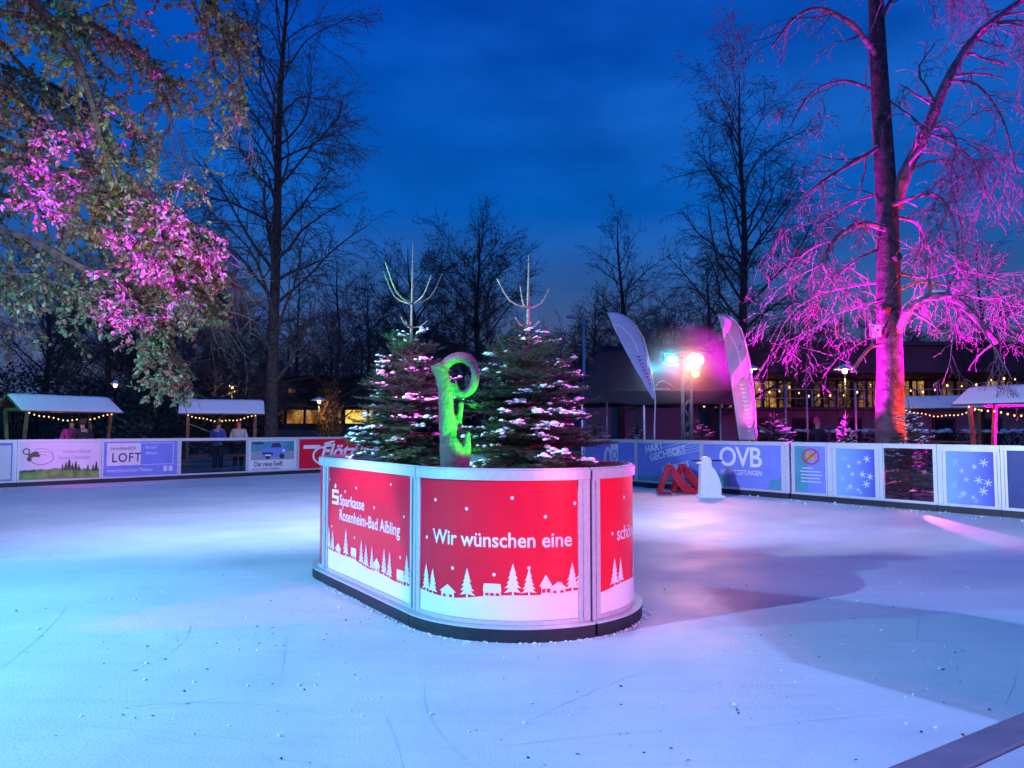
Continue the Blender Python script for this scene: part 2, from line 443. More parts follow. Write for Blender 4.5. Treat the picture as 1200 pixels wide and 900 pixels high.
put('oval_logo', lambda poly, mesh: (ring(poly, .5, .58, .29, .2, .025, 3.3, 6.9), ring(poly, .5, .62, .27, .2, .012, .2, 2.2), ring(poly, .48, .6, .16, .06, .014, .2, 3), ring(poly, .55, .68, .15, .06, .014, .4, 3.4)), M['grey'])
put('plant_logo', lambda poly, mesh: (ring(poly, .15, .74, .085, .085, .028), poly(disc(.28, .64, .1, 9, .6)), poly(disc(.36, .7, .08, 9, .5)), poly(disc(.22, .55, .06, 8, 1.2)), poly(disc(.41, .63, .06, 7, .8))), M['dgreen'], -.0065)
va, fa = text2d('Unsere Heimat', .14, .004); vb, fb = text2d('Unser Chiemgau', .14, .004)
put('lettering', lambda poly, mesh: (mesh(va, fa, 1.0, .68, .8), mesh(vb, fb, .88, .52, .84)), M['grey'])
t, put, W, H = board(LR, S(119), S(210), 'blue rink board advertising LOFT in a white square', M['bluep'], **LK)
put('white_square', lambda poly, mesh: poly([(.08, .3), (.98, .3), (.98, .93), (.08, .93)]), M['lilac'])
va, fa = text2d('LOFT', .36, .012, 0, 1.12); vb, fb = text2d('ImmobilienBOX', .13, .002)
put('lettering', lambda poly, mesh: (mesh(va, fa, .2, .4, .86), mesh(vb, fb, .17, .74, .8)), M['ink'], -.0065)
vc, fc = text2d('www.Immobilien-Theater', .14, .005); vd, fd = text2d('Besser', .12, .002); ve, fe = text2d('daheim', .12, .006)
put('white_lettering', lambda poly, mesh: (mesh(vc, fc, .08, .12, .86), mesh(vd, fd, 1.1, .76), mesh(ve, fe, 1.1, .6), poly([(1.0, .3), (1.9, .3), (1.9, .315), (1.0, .315)]), poly([(1.885, .315), (1.9, .315), (1.9, .93), (1.885, .93)]), poly([(1.0, .915), (1.885, .915), (1.885, .93), (1.0, .93)]), poly([(1.62, .1), (1.73, .1), (1.73, .25), (1.62, .25)]), poly([(1.78, .1), (1.88, .1), (1.88, .25), (1.78, .25)])), M['lilac'])
board(LR, S(210), S(290), 'clear see-through rink board between the LOFT board and the blue car advertisement', M['clear'], clear=True, **LK)
t, put, W, H = board(LR, S(290), S(349), 'white rink board with a blue car picture above the words Der neue Swift', M['lilac'], **LK)
put('picture_ground', lambda poly, mesh: (poly([(.06, .33), (W-.08, .33), (W-.08, .6), (.06, .6)])), M['grey'])
put('picture_background', lambda poly, mesh: (poly([(.06, .6), (W-.08, .6), (W-.08, .93), (.06, .93)])), M['teal'])
def mk(poly, mesh):
    c = W*.52
    poly([(c-.42, .42), (c+.36, .42), (c+.42, .5), (c+.42, .66), (c+.3, .72), (c-.3, .72), (c-.44, .62)])
    poly([(c-.2, .7), (c+.32, .7), (c+.22, .9), (c-.08, .9)])
put('blue_car_picture', mk, M['bluep'], -.0065)
put('car_picture_details', lambda poly, mesh: (poly([(W*.52-.14, .73), (W*.52+.26, .73), (W*.52+.19, .87), (W*.52-.05, .87)]), poly(disc(W*.52-.22, .44, .09, 14)), poly(disc(W*.52+.27, .44, .09, 14)), poly([(W*.52-.42, .5), (W*.52-.05, .48), (W*.52-.05, .56), (W*.52-.4, .58)])), M['ink'], -.004)
put('car_picture_plate', lambda poly, mesh: (poly([(W*.52-.32, .46), (W*.52-.12, .45), (W*.52-.12, .5), (W*.52-.32, .51)]), poly(disc(W*.52+.33, .62, .05, 10))), M['white'], -.002)
va, fa = text2d('Der neue Swift', .22, .008, 0, .95); vb, fb = text2d('Jetzt bei uns entdecken und probefahren', .075, .002)
put('lettering', lambda poly, mesh: (mesh(va, fa, .17, .13, .78), mesh(vb, fb, .1, .03, .8), poly([(.1, .83), (.5, .83), (.46, .9), (.12, .9)])), M['ink'], -.0025)
rk = dict(lp=.045, rp=.045, top=.06)
t, put, W, H = board(LR, S(349), S(418), 'red rink board with the white script letters Flötz', M['red'], **LK, **rk)
va, fa = fit('Flötz', S(376)-S(349)-.05, S(416)-S(349)-.05, .33, .5, .03); va = [(x+.3*(y-.33), y) for x, y in va]
put('lettering', lambda poly, mesh: (mesh(va, fa), poly([(.16, .66), (.8, .66), (.8, .78), (.16, .78)]), ring(poly, .95, .42, .45, .32, .07, 1.6, 4.6), poly([(.95, .85), (1.35, .93), (1.35, .86), (.95, .78)])), M['white'])
t, put, W, H = board(LR, S(418), S(418)+2.15, 'red rink board with white script letters inger, half behind the left fir', M['red'], **LK, **rk)
va2, fa2 = fit('inger', .03, 1.25, .33, .5, .03); va2 = [(x+.3*(y-.33), y) for x, y in va2]
put('lettering', lambda poly, mesh: mesh(va2, fa2), M['white'])
# ---- perimeter, right run
qa, qb = gnd(822, 576), gnd(1200, 607.8)
RR = Line(qa, qb-qa)
T = lambda px: RR.s_px(px)
RK = dict(z_b=.115, group=G, base=.03)
t, put, W, H = board(RR, T(745)-2.05, T(745), 'blue rink board with a small white round emblem beside the right fir', M['bluep'], **RK)
put('emblem', lambda poly, mesh: (ring(poly, W*.48, H*.55, .16, .3, .09), poly([(W*.48+.12, .3), (W*.48+.4, .3), (W*.48+.4, .93), (W*.48+.12, .93)])), M['white'])
put('emblem_cut', lambda poly, mesh: ring(poly, W*.48+.26, .62, .1, .14, .04), M['bluep'], -.0065)
t, put, W, H = board(RR, T(745), T(822), 'blue rink board lettered HART GECHECKT behind the red skating aids', M['bluep'], **RK)
def tilt(vf, a):
    ca, sa = math.cos(a), math.sin(a); return [(x*ca-y*sa, x*sa+y*ca) for x, y in vf[0]], vf[1]
h1 = tilt(text2d('HART', .25, .024, 0, 1), .2); h2 = tilt(text2d('GECHECKT', .25, .024, 0, 1), .2); h3 = tilt(text2d('STARBULLS', .2, .02, 0, 1), .2); h4 = tilt(text2d('PODCAST', .2, .02, 0, 1), .2)
def mk(poly, mesh):
    mesh(*h1, .3, .7, .95); mesh(*h2, .45, .5, .95); mesh(*h3, .85, .22, .9); mesh(*h4, 1.05, .04, .9)
    for i in range(5):
        x0, y0 = .85+.09*i, .84-.05*i
        poly([(x0, y0), (x0+.95, y0+.19), (x0+.95, y0+.2), (x0, y0+.012)])
put('lettering', mk, M['white'])
rs = random.Random(8)
def skyl(poly, mesh):
    x = 0
    while x < W:
        w = rs.uniform(.05, .14); h = .1+.22*math.exp(-((x-1.35)/.5)**2)*rs.uniform(.5, 1.1)
        poly([(x, 0), (min(W, x+w), 0), (min(W, x+w), h), (x, h+rs.uniform(-.03, .03))]); x += w
put('skyline_print', skyl, M['teal'], -.0065)
t, put, W, H = board(RR, T(822), T(925), 'wide blue rink board with big white letters OVB', M['bluep'], **{**RK}, lp=.05, rp=.2)
va, fa = text2d('OVB', .62, .016, 0, .92); vb, fb = text2d('HEIMATZEITUNGEN', .155, .004, 0, .95)
put('lettering', lambda poly, mesh: (mesh(va, fa, .45, .48, 1.0), mesh(vb, fb, .5, .29, .84)), M['white'])
ovbW = W; W = 1.9
put('skyline_print', lambda poly, mesh: (poly([(.05, 0), (.75, 0), (.75, .2), (.55, .26), (.3, .3), (.05, .16)]), poly([(1.75, 0), (ovbW, 0), (ovbW, .28), (1.85, .2)])), M['teal'], -.0065)
t, put, W, H = board(RR, T(925)+.04, T(969), 'teal rink board with a red round prohibition sign and small text', M['teal'], **RK, lp=.08, rp=.03)
put('blue_half', lambda poly, mesh: poly([(W*.42, 0), (W, 0), (W, H), (W*.42, H)]), M['bluep'])
put('sign_ring', lambda poly, mesh: (ring(poly, W*.53, .75, .2, .17, .03), poly([(W*.53-.14, .655), (W*.53-.12, .635), (W*.53+.14, .845), (W*.53+.12, .865)])), M['redline'], -.004)
put('sign_picture', lambda poly, mesh: (poly([(W*.53-.1, .68), (W*.53+.08, .67), (W*.53+.1, .76), (W*.53-.02, .82), (W*.53-.1, .78)]), poly(disc(W*.53+.05, .8, .045, 8)), poly([(W*.53-.12, .75), (W*.53-.08, .75), (W*.53-.06, .85), (W*.53-.1, .86)])), M['orange'], -.0065)
def mk(poly, mesh):
    for i, (a, b) in enumerate(((.25, .6), (.18, .85), (.2, .9), (.2, .8), (.2, .85))): poly([(W*a, .5-.07*i), (W*b, .5-.07*i), (W*b, .518-.07*i), (W*a, .518-.07*i)])
put('small_text_lines', mk, M['lilac'], -.0065)
def grad_mat():
    m = bpy.data.materials.new('snowflake_print'); nt, N, L = nodes_of(m); b = N['Principled BSDF']; b.inputs['Roughness'].default_value = .3
    tc = N.new('ShaderNodeTexCoord'); sx = N.new('ShaderNodeSeparateXYZ'); r = N.new('ShaderNodeValToRGB'); e = r.color_ramp.elements
    e[0].position = 0; e[0].color = (.24, .45, .78, 1); e[1].position = 1; e[1].color = (.07, .09, .5, 1); k = e.new(.45); k.color = (.2, .33, .75, 1)
    L.new(tc.outputs['Generated'], sx.inputs[0]); L.new(sx.outputs['X'], r.inputs['Fac']); L.new(r.outputs['Color'], b.inputs['Base Color']); return m
M['flakep'] = grad_mat()
M['flakef'] = mat('faint_snowflake_print', (.45, .58, .82), .35, 0, .03)
def flake(poly, x, y, r, n=6):
    for i in range(n):
        a = math.pi*2*i/n+.26; ca, sa = math.cos(a), math.sin(a); w = r*.13
        poly([(x-sa*w, y+ca*w), (x+sa*w, y-ca*w), (x+ca*r+sa*w*.6, y+sa*r-ca*w*.6), (x+ca*r-sa*w*.6, y+sa*r+ca*w*.6)])
FL = [(.8, .8, .075), (.6, .72, .05), (.33, .63, .05), (.42, .47, .05), (.68, .47, .075), (.87, .43, .07), (.77, .27, .08), (.36, .2, .06), (.56, .14, .04)]
FF = [(.2, .8, .08), (.16, .36, .07), (.28, .15, .07), (.62, .08, .05)]
def flakeboard(s0, s1, label, lp, rp):
    t, put, W, H = board(RR, s0, s1, label, M['flakep'], **RK, lp=lp, rp=rp, top=.11)
    put('snowflakes', lambda poly, mesh: [flake(poly, x*W, y*H, r) for x, y, r in FL], M['white'])
    put('faint_snowflakes', lambda poly, mesh: [flake(poly, x*W, y*H, r) for x, y, r in FF], M['flakef'])
flakeboard(T(969), T(1034.5), 'blue snowflake rink board right of the prohibition sign board', .2, .16)
board(RR, T(1034.5), T(1098), 'clear see-through rink board in front of the snowy young fir, between two snowflake boards', M['clear'], clear=True, **RK, lp=.02, rp=.07)
flakeboard(T(1098), T(1172), 'blue snowflake rink board at the right, beside the dark plain board', .15, .1)
board(RR, T(1172), T(1172)+2.05, 'dark navy plain rink board at the right edge', M['blued'], **RK, lp=.1, rp=.1)
# ---- the near board the photographer leans on: its rail crosses the lower right corner
na, nb = gnd(1050, 900, BH), gnd(1200, 838, BH)
NR = Line(nb, na-nb)          # runs right to left so that its inner face looks at the rink
nd = (na-nb).normalized()
def near_board(s0, s1, label):
    t = thing('rink_board', label, 'rink board', NR.pt((s0+s1)/2, 0), G)
    e = 0.0
    b = MB(); sweep(b, NR, s0, s1, 0, .11, -.1, -.0); b.build('base_strip', M['rubber'], t)
    f = MB(); sweep(f, NR, s0, s0+.08, .112, BH-.06, -.1, -.04); sweep(f, NR, s1-.08, s1, .112, BH-.06, -.1, -.04)
    sweep(f, NR, s0, s1, BH-.058, BH, -.15, -.037); f.build('frame', M['alu'], t)
    g = MB(); sweep(g, NR, s0, s1, BH-.056, BH+.003, -.035, 0); g.build('rubber_edge', M['edge'], t)
    p = MB(); sweep(p, NR, s0+.082, s1-.082, .112, BH-.06, -.08, -.06); p.build('poster_panel', M['bluep'], t)
near_board(-1.25, .8, 'near rink board whose rubber-edged top rail crosses the lower right corner')
# ---------------------------------------------------------------- firs
def perp(d):
    a = d.cross(Vector((0, 0, 1)))
    if a.length < 1e-3: a = Vector((1, 0, 0))
    return a.normalized()
def fir_geo(H, rad, z0, crown_top, seed, step=.010, whorl=.13, nb=7, snow=.4, cand=True, nlen=.026, plan=None):
    """Nordmann-like fir, local coordinates: trunk, branches with needles, snow pads, bare leader with candelabra shoots"""
    rnd = random.Random(seed)
    tr, tw, nd, sn = MB(), MB(), MB(), MB()
    tr.tube([Vector((0, 0, 0)), Vector((.01, 0, H*.3)), Vector((0, .012, crown_top)), Vector((.015*H*.3, 0, H))], [.022*H/1.5, .018*H/1.5, .016, .007], 7)
    def needles(a, b, droop=False):
        d = b-a; Ln = d.length; d = d/Ln; s = perp(d); u = s.cross(d)
        k = max(1, int(Ln/step))
        for i in range(k):
            p = a+d*(Ln*(i+rnd.random())/k)
            for sg in (-1, 1):
                q = (s*sg*rnd.uniform(.6, 1)+d*rnd.uniform(.35, .9)+u*rnd.uniform(-.15, .55)).normalized()*nlen*rnd.uniform(.75, 1.15)
                w = d*.0034
                nd.quad(p-w, p+w, p+q+w*.4, p+q-w*.4)
    def twig(p, d, L, lev, outer):
        n = 3; pts = [p]; dd = d.copy()
        for i in range(n):
            dd = (dd+Vector((rnd.uniform(-.1, .1), rnd.uniform(-.1, .1), rnd.uniform(-.04, .1)))).normalized()
            pts.append(pts[-1]+dd*L/n)
        tw.tube(pts, [.006*(1-.25*i)*(1 if lev == 0 else .5) for i in range(n+1)], 4 if lev == 0 else 3, False)
        for i in range(n): needles(pts[i], pts[i+1])
        return pts
    z = z0; w = 0
    while z < crown_top:
        f = (z-z0)/(crown_top-z0)
        prof = rad*(1-f)**.52*(.62+.38*min(1, f*5+.45))
        k = nb if f < .8 else max(4, nb-2)
        a0 = rnd.uniform(0, 6.28)
        for j in range(k):
            a = a0+2*math.pi*j/k+rnd.uniform(-.25, .25)
            L = max(.12, prof*rnd.uniform(.72, 1.16)+.03)
            el = rnd.uniform(-.2, .25)+f*.45
            d = Vector((math.cos(a)*math.cos(el), math.sin(a)*math.cos(el), math.sin(el)))
            p = Vector((0, 0, z+rnd.uniform(-.09, .09)))
            n = max(3, int(L/.06)); pts = [p]; dd = d.copy()
            for i in range(n):
                dd = (dd+Vector((rnd.uniform(-.06, .06), rnd.uniform(-.06, .06), -.035+.02*i/n+(.05 if i > n*.7 else 0)))).normalized()
                pts.append(pts[-1]+dd*L/n)
            tw.tube(pts, [.011*(1-.8*i/n) for i in range(n+1)], 5, False)
            tipp = p+d*L
            has_snow = rnd.random() < (.9 if noise.noise(tipp*2.6+Vector((seed*1.7, 0, 0))) > .26-snow*.5 else .06)
            for i in range(n):
                needles(pts[i], pts[i+1])
                if i >= 1:
                    dirn = (pts[i+1]-pts[i]).normalized(); s = perp(dirn)
                    for sg in (-1, 1):
                        l2 = (.42*(L-L*i/n)+.05)*rnd.uniform(.7, 1.15)
                        d2 = (dirn*.75+s*sg*.8+Vector((0, 0, rnd.uniform(-.12, .16)))).normalized()
                        q = twig(pts[i+1], d2, min(l2, .28), 1, i/n)
                        if l2 > .1:
                            for g2 in (-1, 1): twig(q[1].lerp(q[2], rnd.random()), (d2*.8+perp(d2)*g2*.7+Vector((0, 0, rnd.uniform(-.2, .1)))).normalized(), l2*.45, 2, 1)
                        if has_snow and i > n*.4 and rnd.random() < .55:
                            for t in range(7):
                                if rnd.random() < .45: sn.blob(q[0].lerp(q[3], rnd.random()*1.05)+Vector((rnd.uniform(-.014, .014), rnd.uniform(-.014, .014), .009)), rnd.uniform(.006, .022), rnd, .5, .5)
                if has_snow and i > n*.3 and rnd.random() < .7:
                    sn.blob(pts[i+1]+Vector((rnd.uniform(-.015, .015), rnd.uniform(-.015, .015), .02)), rnd.uniform(.012, .04), rnd, .42, .5)
                    if rnd.random() < .5: sn.blob(pts[i+1]+Vector((rnd.uniform(-.04, .04), rnd.uniform(-.04, .04), .03)), rnd.uniform(.02, .04), rnd, .5, .35)
        z += whorl*(1-.35*f)*rnd.uniform(.85, 1.15)
    if cand:
        sh = MB()
        def shoots(zc, k, L, up):
            a0 = rnd.uniform(0, 3)
            for j in range(k):
                a = a0+2*math.pi*j/k+rnd.uniform(-.3, .3); l = L*rnd.uniform(.75, 1.15)
                p = Vector((0, 0, zc)); h = Vector((math.cos(a), math.sin(a), 0))
                pts = smoothpts([p, p+h*l*.5+Vector((0, 0, l*.22*up)), p+h*l*.85+Vector((0, 0, l*.85*up))], 3)
                sh.tube(pts, [.0105*(1-.45*i/(len(pts)-1)) for i in range(len(pts))], 6)
                for i in range(len(pts)-1): needles_s(pts[i], pts[i+1])
        def needles_s(a, b):
            d = (b-a); L = d.length; d /= L
            for i in range(max(1, int(L/.0035))):
                p = a+d*(L*rnd.random()); v = Vector((rnd.uniform(-1, 1), rnd.uniform(-1, 1), rnd.uniform(-1, 1))); v = (v-d*v.dot(d)*.4+d*.6).normalized()*.015
                w = d.cross(v).normalized()*.0022; sh.quad(p-w, p+w, p+v)
        gap = H-crown_top
        shoots(crown_top+gap*.36, 4, gap*.42, .95); shoots(crown_top+gap*.12, 3, gap*.24, .5)
        sh.tube([Vector((0, 0, crown_top-.05)), Vector((.004, 0, crown_top+gap*.5)), Vector((.012, 0, H))], [.015, .012, .007], 6)
        for i in range(6): needles_s(Vector((0, 0, crown_top+gap*i/6)), Vector((.002*i, 0, crown_top+gap*(i+1)/6)))
        return tr, tw, nd, sn, sh
    return tr, tw, nd, sn, None
M['shoot'] = mat('pale_leader_shoots', (.36, .27, .2), .7, 0, .25, 30)
def make_fir(label, loc, args, group, rotz=0, name='fir_tree'):
    t = thing(name, label, 'fir tree', loc, group, rotz, local=True)
    tr, tw, nd, sn, sh = fir_geo(**args)
    tr.build('trunk', M['bark'], t, True)
    c = nd.build('crown', M['needle'], t)
    tw.build('branches', M['bark'], c, True)
    if sn.v: sn.build('snow', M['snow'], c, True)
    if sh: sh.build('leader_shoots', M['shoot'], t, True)
    return t
GF = 'firs planted in the island'
make_fir('left island fir with sparse bare leader and snow pads, left of the green sculpture', (-1.02, 7.75, 0), dict(H=3.40, rad=.68, z0=1.02, crown_top=2.40, seed=11, snow=.54, nb=10, whorl=.08, step=.0085, nlen=.03, plan=(-.02, 8.0)), GF, .6)
make_fir('right island fir, wider and denser, right of the green sculpture', (.14, 6.75, 0), dict(H=3.04, rad=.76, z0=1.0, crown_top=2.29, seed=23, snow=.46, nb=11, whorl=.076, step=.0085, nlen=.03), GF, 0)
# young snowy firs behind the right-hand boards
GY = 'young snowy firs behind the rink boards'
yf = make_fir('young snowy fir seen through the clear board beside the big pink-lit tree', (0, 0, 0), dict(H=2.1, rad=.75, z0=.15, crown_top=1.75, seed=5, snow=.75, nb=7, whorl=.15, step=.018, nlen=.036, cand=True), GY)
def put_fir(o, px, Y, h, rot, wid=1):
    p = at(px, 540, Y); o.location = (p.x, Y, 0); s = h/2.1; o.scale = (s*wid, s*wid, s); o.rotation_euler = (0, 0, rot)
put_fir(yf, 1066, 15.9, 2.1, .3)
for px, Y, h, rot, wid, lab in ((908, 20.4, 2.0, 1.2, 1.35, 'broad snowy young fir behind the gap between the OVB board and the prohibition board'),
                           (818, 21.4, 1.85, 2.3, 1.2, 'young snowy fir under the tent between its truss and the pink flag'),
                           (747, 21.8, 1.75, 3.6, 1.2, 'young snowy fir at the foot of the tent post behind the lilac flag'),
                           (697, 22.2, 1.85, 4.4, 1.5, 'young snowy fir under the left corner of the tent'),
                           (992, 19.0, 1.95, 5.2, .55, 'thin young fir with bare pink leader behind the snowflake board')):
    c = copy_tree(yf, label=lab); put_fir(c, px, Y, h, rot, wid)
# ---------------------------------------------------------------- bare trees
RMIN = .006
def grow(mb, rnd, p, d, L, r, lev, P, snow=None):
    """one limb and its children; P holds per-level (children per metre, length ratio, angle, droop, wobble)"""
    cpm, ratio, ang, droop, wob = P[lev]
    n = max(3, min(9, int(L/.35)+2)); pts = [p]; dd = d.normalized(); dirs = []
    for i in range(n):
        f = i/n
        dd = (dd+Vector((rnd.gauss(0, wob), rnd.gauss(0, wob), rnd.gauss(0, wob)-droop*3/n))).normalized()
        pts.append(pts[-1]+dd*L/n); dirs.append(dd.copy())
    rt = max(RMIN*.7, r*.25)
    rad = [r+(rt-r)*(i/n)**.8 for i in range(n+1)]
    mb.tube(pts, rad, 8 if r > .1 else 5 if r > .03 else 3, False)
    if snow is not None and r > .02 and lev < 3:
        for i in range(n):
            if dirs[i].z < .75 and rnd.random() < .6:
                a, b = pts[i], pts[i+1]; up = Vector((0, 0, 1))
                snow.tube([a+up*rad[i]*.8, (a+b)/2+up*rad[i]*.95, b+up*rad[i+1]*.8], [rad[i]*.5, rad[i]*.62, rad[i+1]*.45], 5)
    if lev+1 < len(P):
        k = max(1, int(cpm*L*rnd.uniform(.8, 1.2)))
        for j in range(k):
            f = (j+rnd.uniform(.2, .9))/k
            f = .12+.88*f if lev else .3+.7*f
            x = f*n; i = min(n-1, int(x)); q = pts[i].lerp(pts[i+1], x-i)
            a = rnd.gauss(ang, .18); az = rnd.uniform(0, 6.283)
            s = perp(dirs[i]); u = s.cross(dirs[i])
            d2 = dirs[i]*math.cos(a)+(s*math.cos(az)+u*math.sin(az))*math.sin(a)
            grow(mb, rnd, q, d2, L*ratio*(1-.45*f)*rnd.uniform(.65, 1.2), max(RMIN, rad[i]*.55), lev+1, P, snow)
def bare_tree(name, label, loc, H, r0, seed, P, nlimb, first=.15, tip=.9, limb=.38, el0=.2, el1=1.1, group=None, barkm='bark', twigm='twig', bend=.02, cat='tree', narrow=1.0, ltap=.62):
    global RMIN
    RMIN = loc[1]*.00022
    rnd = random.Random(seed)
    t = thing(name, label, cat, loc, group, local=True)
    tr, br = MB(), MB()
    pts = []; rad = []
    for i in range(13):
        f = i/12
        pts.append(Vector((noise.noise(Vector((seed*3.1, f*2.5, 0)))*bend*H*f*2, noise.noise(Vector((f*2.5, seed*1.7, 4)))*bend*H*f*2, H*f)))
        rad.append(r0*(1-f)**.85*(1+.5*math.exp(-f*40))+.012)
    tr.tube(pts, rad, 12); tr.build('trunk', M[barkm], t, True)
    for j in range(nlimb):
        f = first+(tip-first)*(j+rnd.random()*.7)/nlimb
        x = f*12; i = min(11, int(x)); p = pts[i].lerp(pts[i+1], x-i)
        a = j*2.4+rnd.uniform(-.5, .5); el = el0+(el1-el0)*f+rnd.uniform(-.15, .15)
        d = Vector((math.cos(a)*math.cos(el)*narrow, math.sin(a)*math.cos(el)*narrow, math.sin(el)))
        grow(br, rnd, p, d, H*limb*(1-ltap*f)*rnd.uniform(.75, 1.15), max(.02, min(.075, rad[i]*.4)), 0, P)
    br.build('branches', M[twigm], t)
    return t
# (children per metre, length ratio, angle, droop, wobble)
PA = [(3.6, .5, .75, .07, .13), (4.8, .5, .7, .14, .15), (4.4, .55, .6, .16, .18), (0, 0, 0, .12, .22)]
PB = [(3.4, .5, .7, 0, .10), (5.0, .5, .65, .02, .13), (4.6, .55, .6, .03, .16), (0, 0, 0, 0, .2)]
PC = [(1.1, .5, .7, .12, .12), (1.8, .55, .7, .3, .16), (0, 0, 0, .45, .2)]
def X(px, Y): return at(px, 500, Y).x
GB = 'bare trees standing round the rink'
t1 = bare_tree('bare_tree', 'tall slender bare tree with dark maroon trunk beside the second stall on the left', (X(318, 30), 30, 0), 22, .25, 4, PA, 50, .14, .98, .235, .8, .95, GB, bend=.015, ltap=.2)
t5 = bare_tree('bare_tree', 'tall bare tree behind the pink flag, left of the big pink-lit tree', (X(872, 34), 34, 0), 17.5, .25, 9, PA, 46, .14, .97, .32, .7, 1.05, GB, bend=.03, ltap=.42)
t2 = bare_tree('bare_tree', 'broad round-crowned bare tree in the middle between the two island firs', (X(560, 46), 46, 0), 14.2, .24, 2, PB, 38, .15, .84, .5, .25, 1.1, GB, bend=.03)
t3 = bare_tree('bare_tree', 'lower bare tree behind the left island fir', (X(482, 50), 50, 0), 13.4, .24, 6, PB, 36, .15, .84, .5, .25, 1.1, GB, bend=.03)
t4 = bare_tree('bare_tree', 'bare tree standing alone against the sky behind the tent', (X(728, 46), 46, 0), 14.3, .22, 12, PB, 30, .16, .88, .38, .3, 1.05, GB, bend=.02)
# more trees further back: copies, each turned and scaled
GB2 = 'dark bare trees further back'
for px, Y, src, s, rz, lab in ((392, 44, t4, .78, 1.0, 'arching bare tree over the bright yellow window'), (250, 40, t2, .72, 2.1, 'dark bare tree left of the slender tall tree'),
                          (205, 46, t3, .95, 4.0, 'dark bare tree behind the lower tips of the leafy boughs'), (125, 42, t2, .8, 5.0, 'dark bare tree behind the gap between the two left stalls'), (50, 44, t3, .9, .6, 'dark bare tree behind the first stall'),
                          (430, 55, t2, .85, 3.3, 'bare tree with dense crown left of the left fir'), (345, 58, t4, .95, 2.6, 'bare tree just right of the slender tall trunk'), (790, 52, t2, .72, 1.7, 'low bare tree behind the stage lights'),
                          (835, 44, t4, .82, 5.2, 'low bare tree behind the right end of the tent'), (655, 60, t3, .65, 2.2, 'small distant bare tree right of the right fir tip'), (950, 48, t3, .72, 1.1, 'bare tree in front of the long building, left of the big pink-lit tree'),
                          (1150, 44, t4, .85, .4, 'bare tree behind the right-hand stall')):
    c = copy_tree(src, loc=(X(px, Y), Y, 0), rotz=rz, scale=s, label=lab); c['group'] = GB2
r_ = random.Random(19); far_trees = []
for i in range(34):        # the wood at the far side of the park
    px = 150+i*33+r_.uniform(-12, 12); Y = r_.uniform(56, 72)
    if 600 < px < 690 and i % 2: continue
    c = copy_tree((t2, t3, t4)[i % 3], loc=(X(px, Y), Y, 0), rotz=r_.uniform(0, 6.28), scale=r_.uniform(.62, .86), label='far bare tree, one of the even row closing the park behind everything else'); c['group'] = 'far row of bare trees'
# ---- the big pink-lit weeping tree at the right
Y6 = 18.6
t6 = thing('weeping_tree', 'big bare weeping tree lit pink and orange behind the right-hand boards', 'tree', (at(1042, 500, Y6).x, Y6, 0))
rnd = random.Random(31)
tr, br, sn = MB(), MB(), MB()
def pp(px, py, dy=0): return at(px, py, Y6+dy)
base = Vector((at(1042, 500, Y6).x, Y6, 0))
tp = smoothpts([base+Vector((.1, 0, -.1)), pp(1043, 500), pp(1043, 430), pp(1041, 350), pp(1040, 260), pp(1034, 150), pp(1029, 60), pp(1025, -40), pp(1020, -160), pp(1024, -300)], 4)
tl = len(tp)-1
tr.tube(tp, [.29*(1-(i/tl))**.62*(1+.45*math.exp(-i*.5))+.05 for i in range(tl+1)], 14)
for (x, y, s) in ((1036, 362, .09), (1030, 392, .07), (1052, 302, .08)):   # burls
    tr.blob(pp(x, y, -.33), s*1.7, rnd, 1, .2)
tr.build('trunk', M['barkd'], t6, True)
RMIN = .0072
PW = [(4.6, .62, .8, .15, .2), (5.0, .6, .75, .24, .24), (4.2, .6, .7, .22, .26), (0, 0, 0, .2, .28)]
def limb(pts, r0, r1, dens=1.6, Lt=1.5, snowy=True, P=PW, lev=0):
    q = smoothpts(pts, 5); n = len(q)-1
    rad = [(r0+(r1-r0)*(i/n)**.8)*(.74 if r0 < .115 else .95)*(1+.06*math.sin(i*1.7)) for i in range(n+1)]
    br.tube(q, rad, 8)
    if snowy:
        up = Vector((0, 0, 1))
        run = []
        for i in range(n+1):
            d = (q[min(n, i+1)]-q[max(0, i-1)]).normalized()
            ok = abs(d.z) < .72 and rnd.random() < .88
            if ok: run.append((q[i]+up*rad[i]*.75, rad[i]*rnd.uniform(.55, .75)))
            if (not ok or i == n) and len(run) > 1:
                sn.tube([a for a, b in run], [b for a, b in run], 6); run = []
            elif not ok: run = []
    tot = sum((q[i+1]-q[i]).length for i in range(n)); k = int(tot*dens*1.4)
    for j in range(k):
        x = (.1+.9*(j+rnd.random())/k)*n; i = min(n-1, int(x)); p = q[i].lerp(q[i+1], x-i); d = (q[i+1]-q[i]).normalized()
        az = rnd.uniform(0, 6.283); s = perp(d); u = s.cross(d); a = rnd.gauss(.95, .25)
        d2 = d*math.cos(a)+(s*math.cos(az)+u*math.sin(az))*math.sin(a)
        grow(br, rnd, p, d2, Lt*rnd.uniform(.45, 1.35), max(.012, min(.045, rad[i]*.5)), lev, P, None)
# right-hand main fork
limb([pp(1048, 245), pp(1062, 200, -.3), pp(1085, 155, -.6), pp(1110, 95, -.9), pp(1138, 50, -1), pp(1172, 18, -1), pp(1215, -10, -1)], .2, .06, 2.0, 2.1)
limb([pp(1085, 155, -.6), pp(1110, 165, -1.2), pp(1140, 190, -1.4), pp(1160, 240, -1.4)], .07, .02, 2.2, 1.8)
limb([pp(1110, 95, -.9), pp(1145, 100, -1.5), pp(1175, 140, -1.8), pp(1190, 200, -1.8)], .06, .02, 2.2, 1.6)
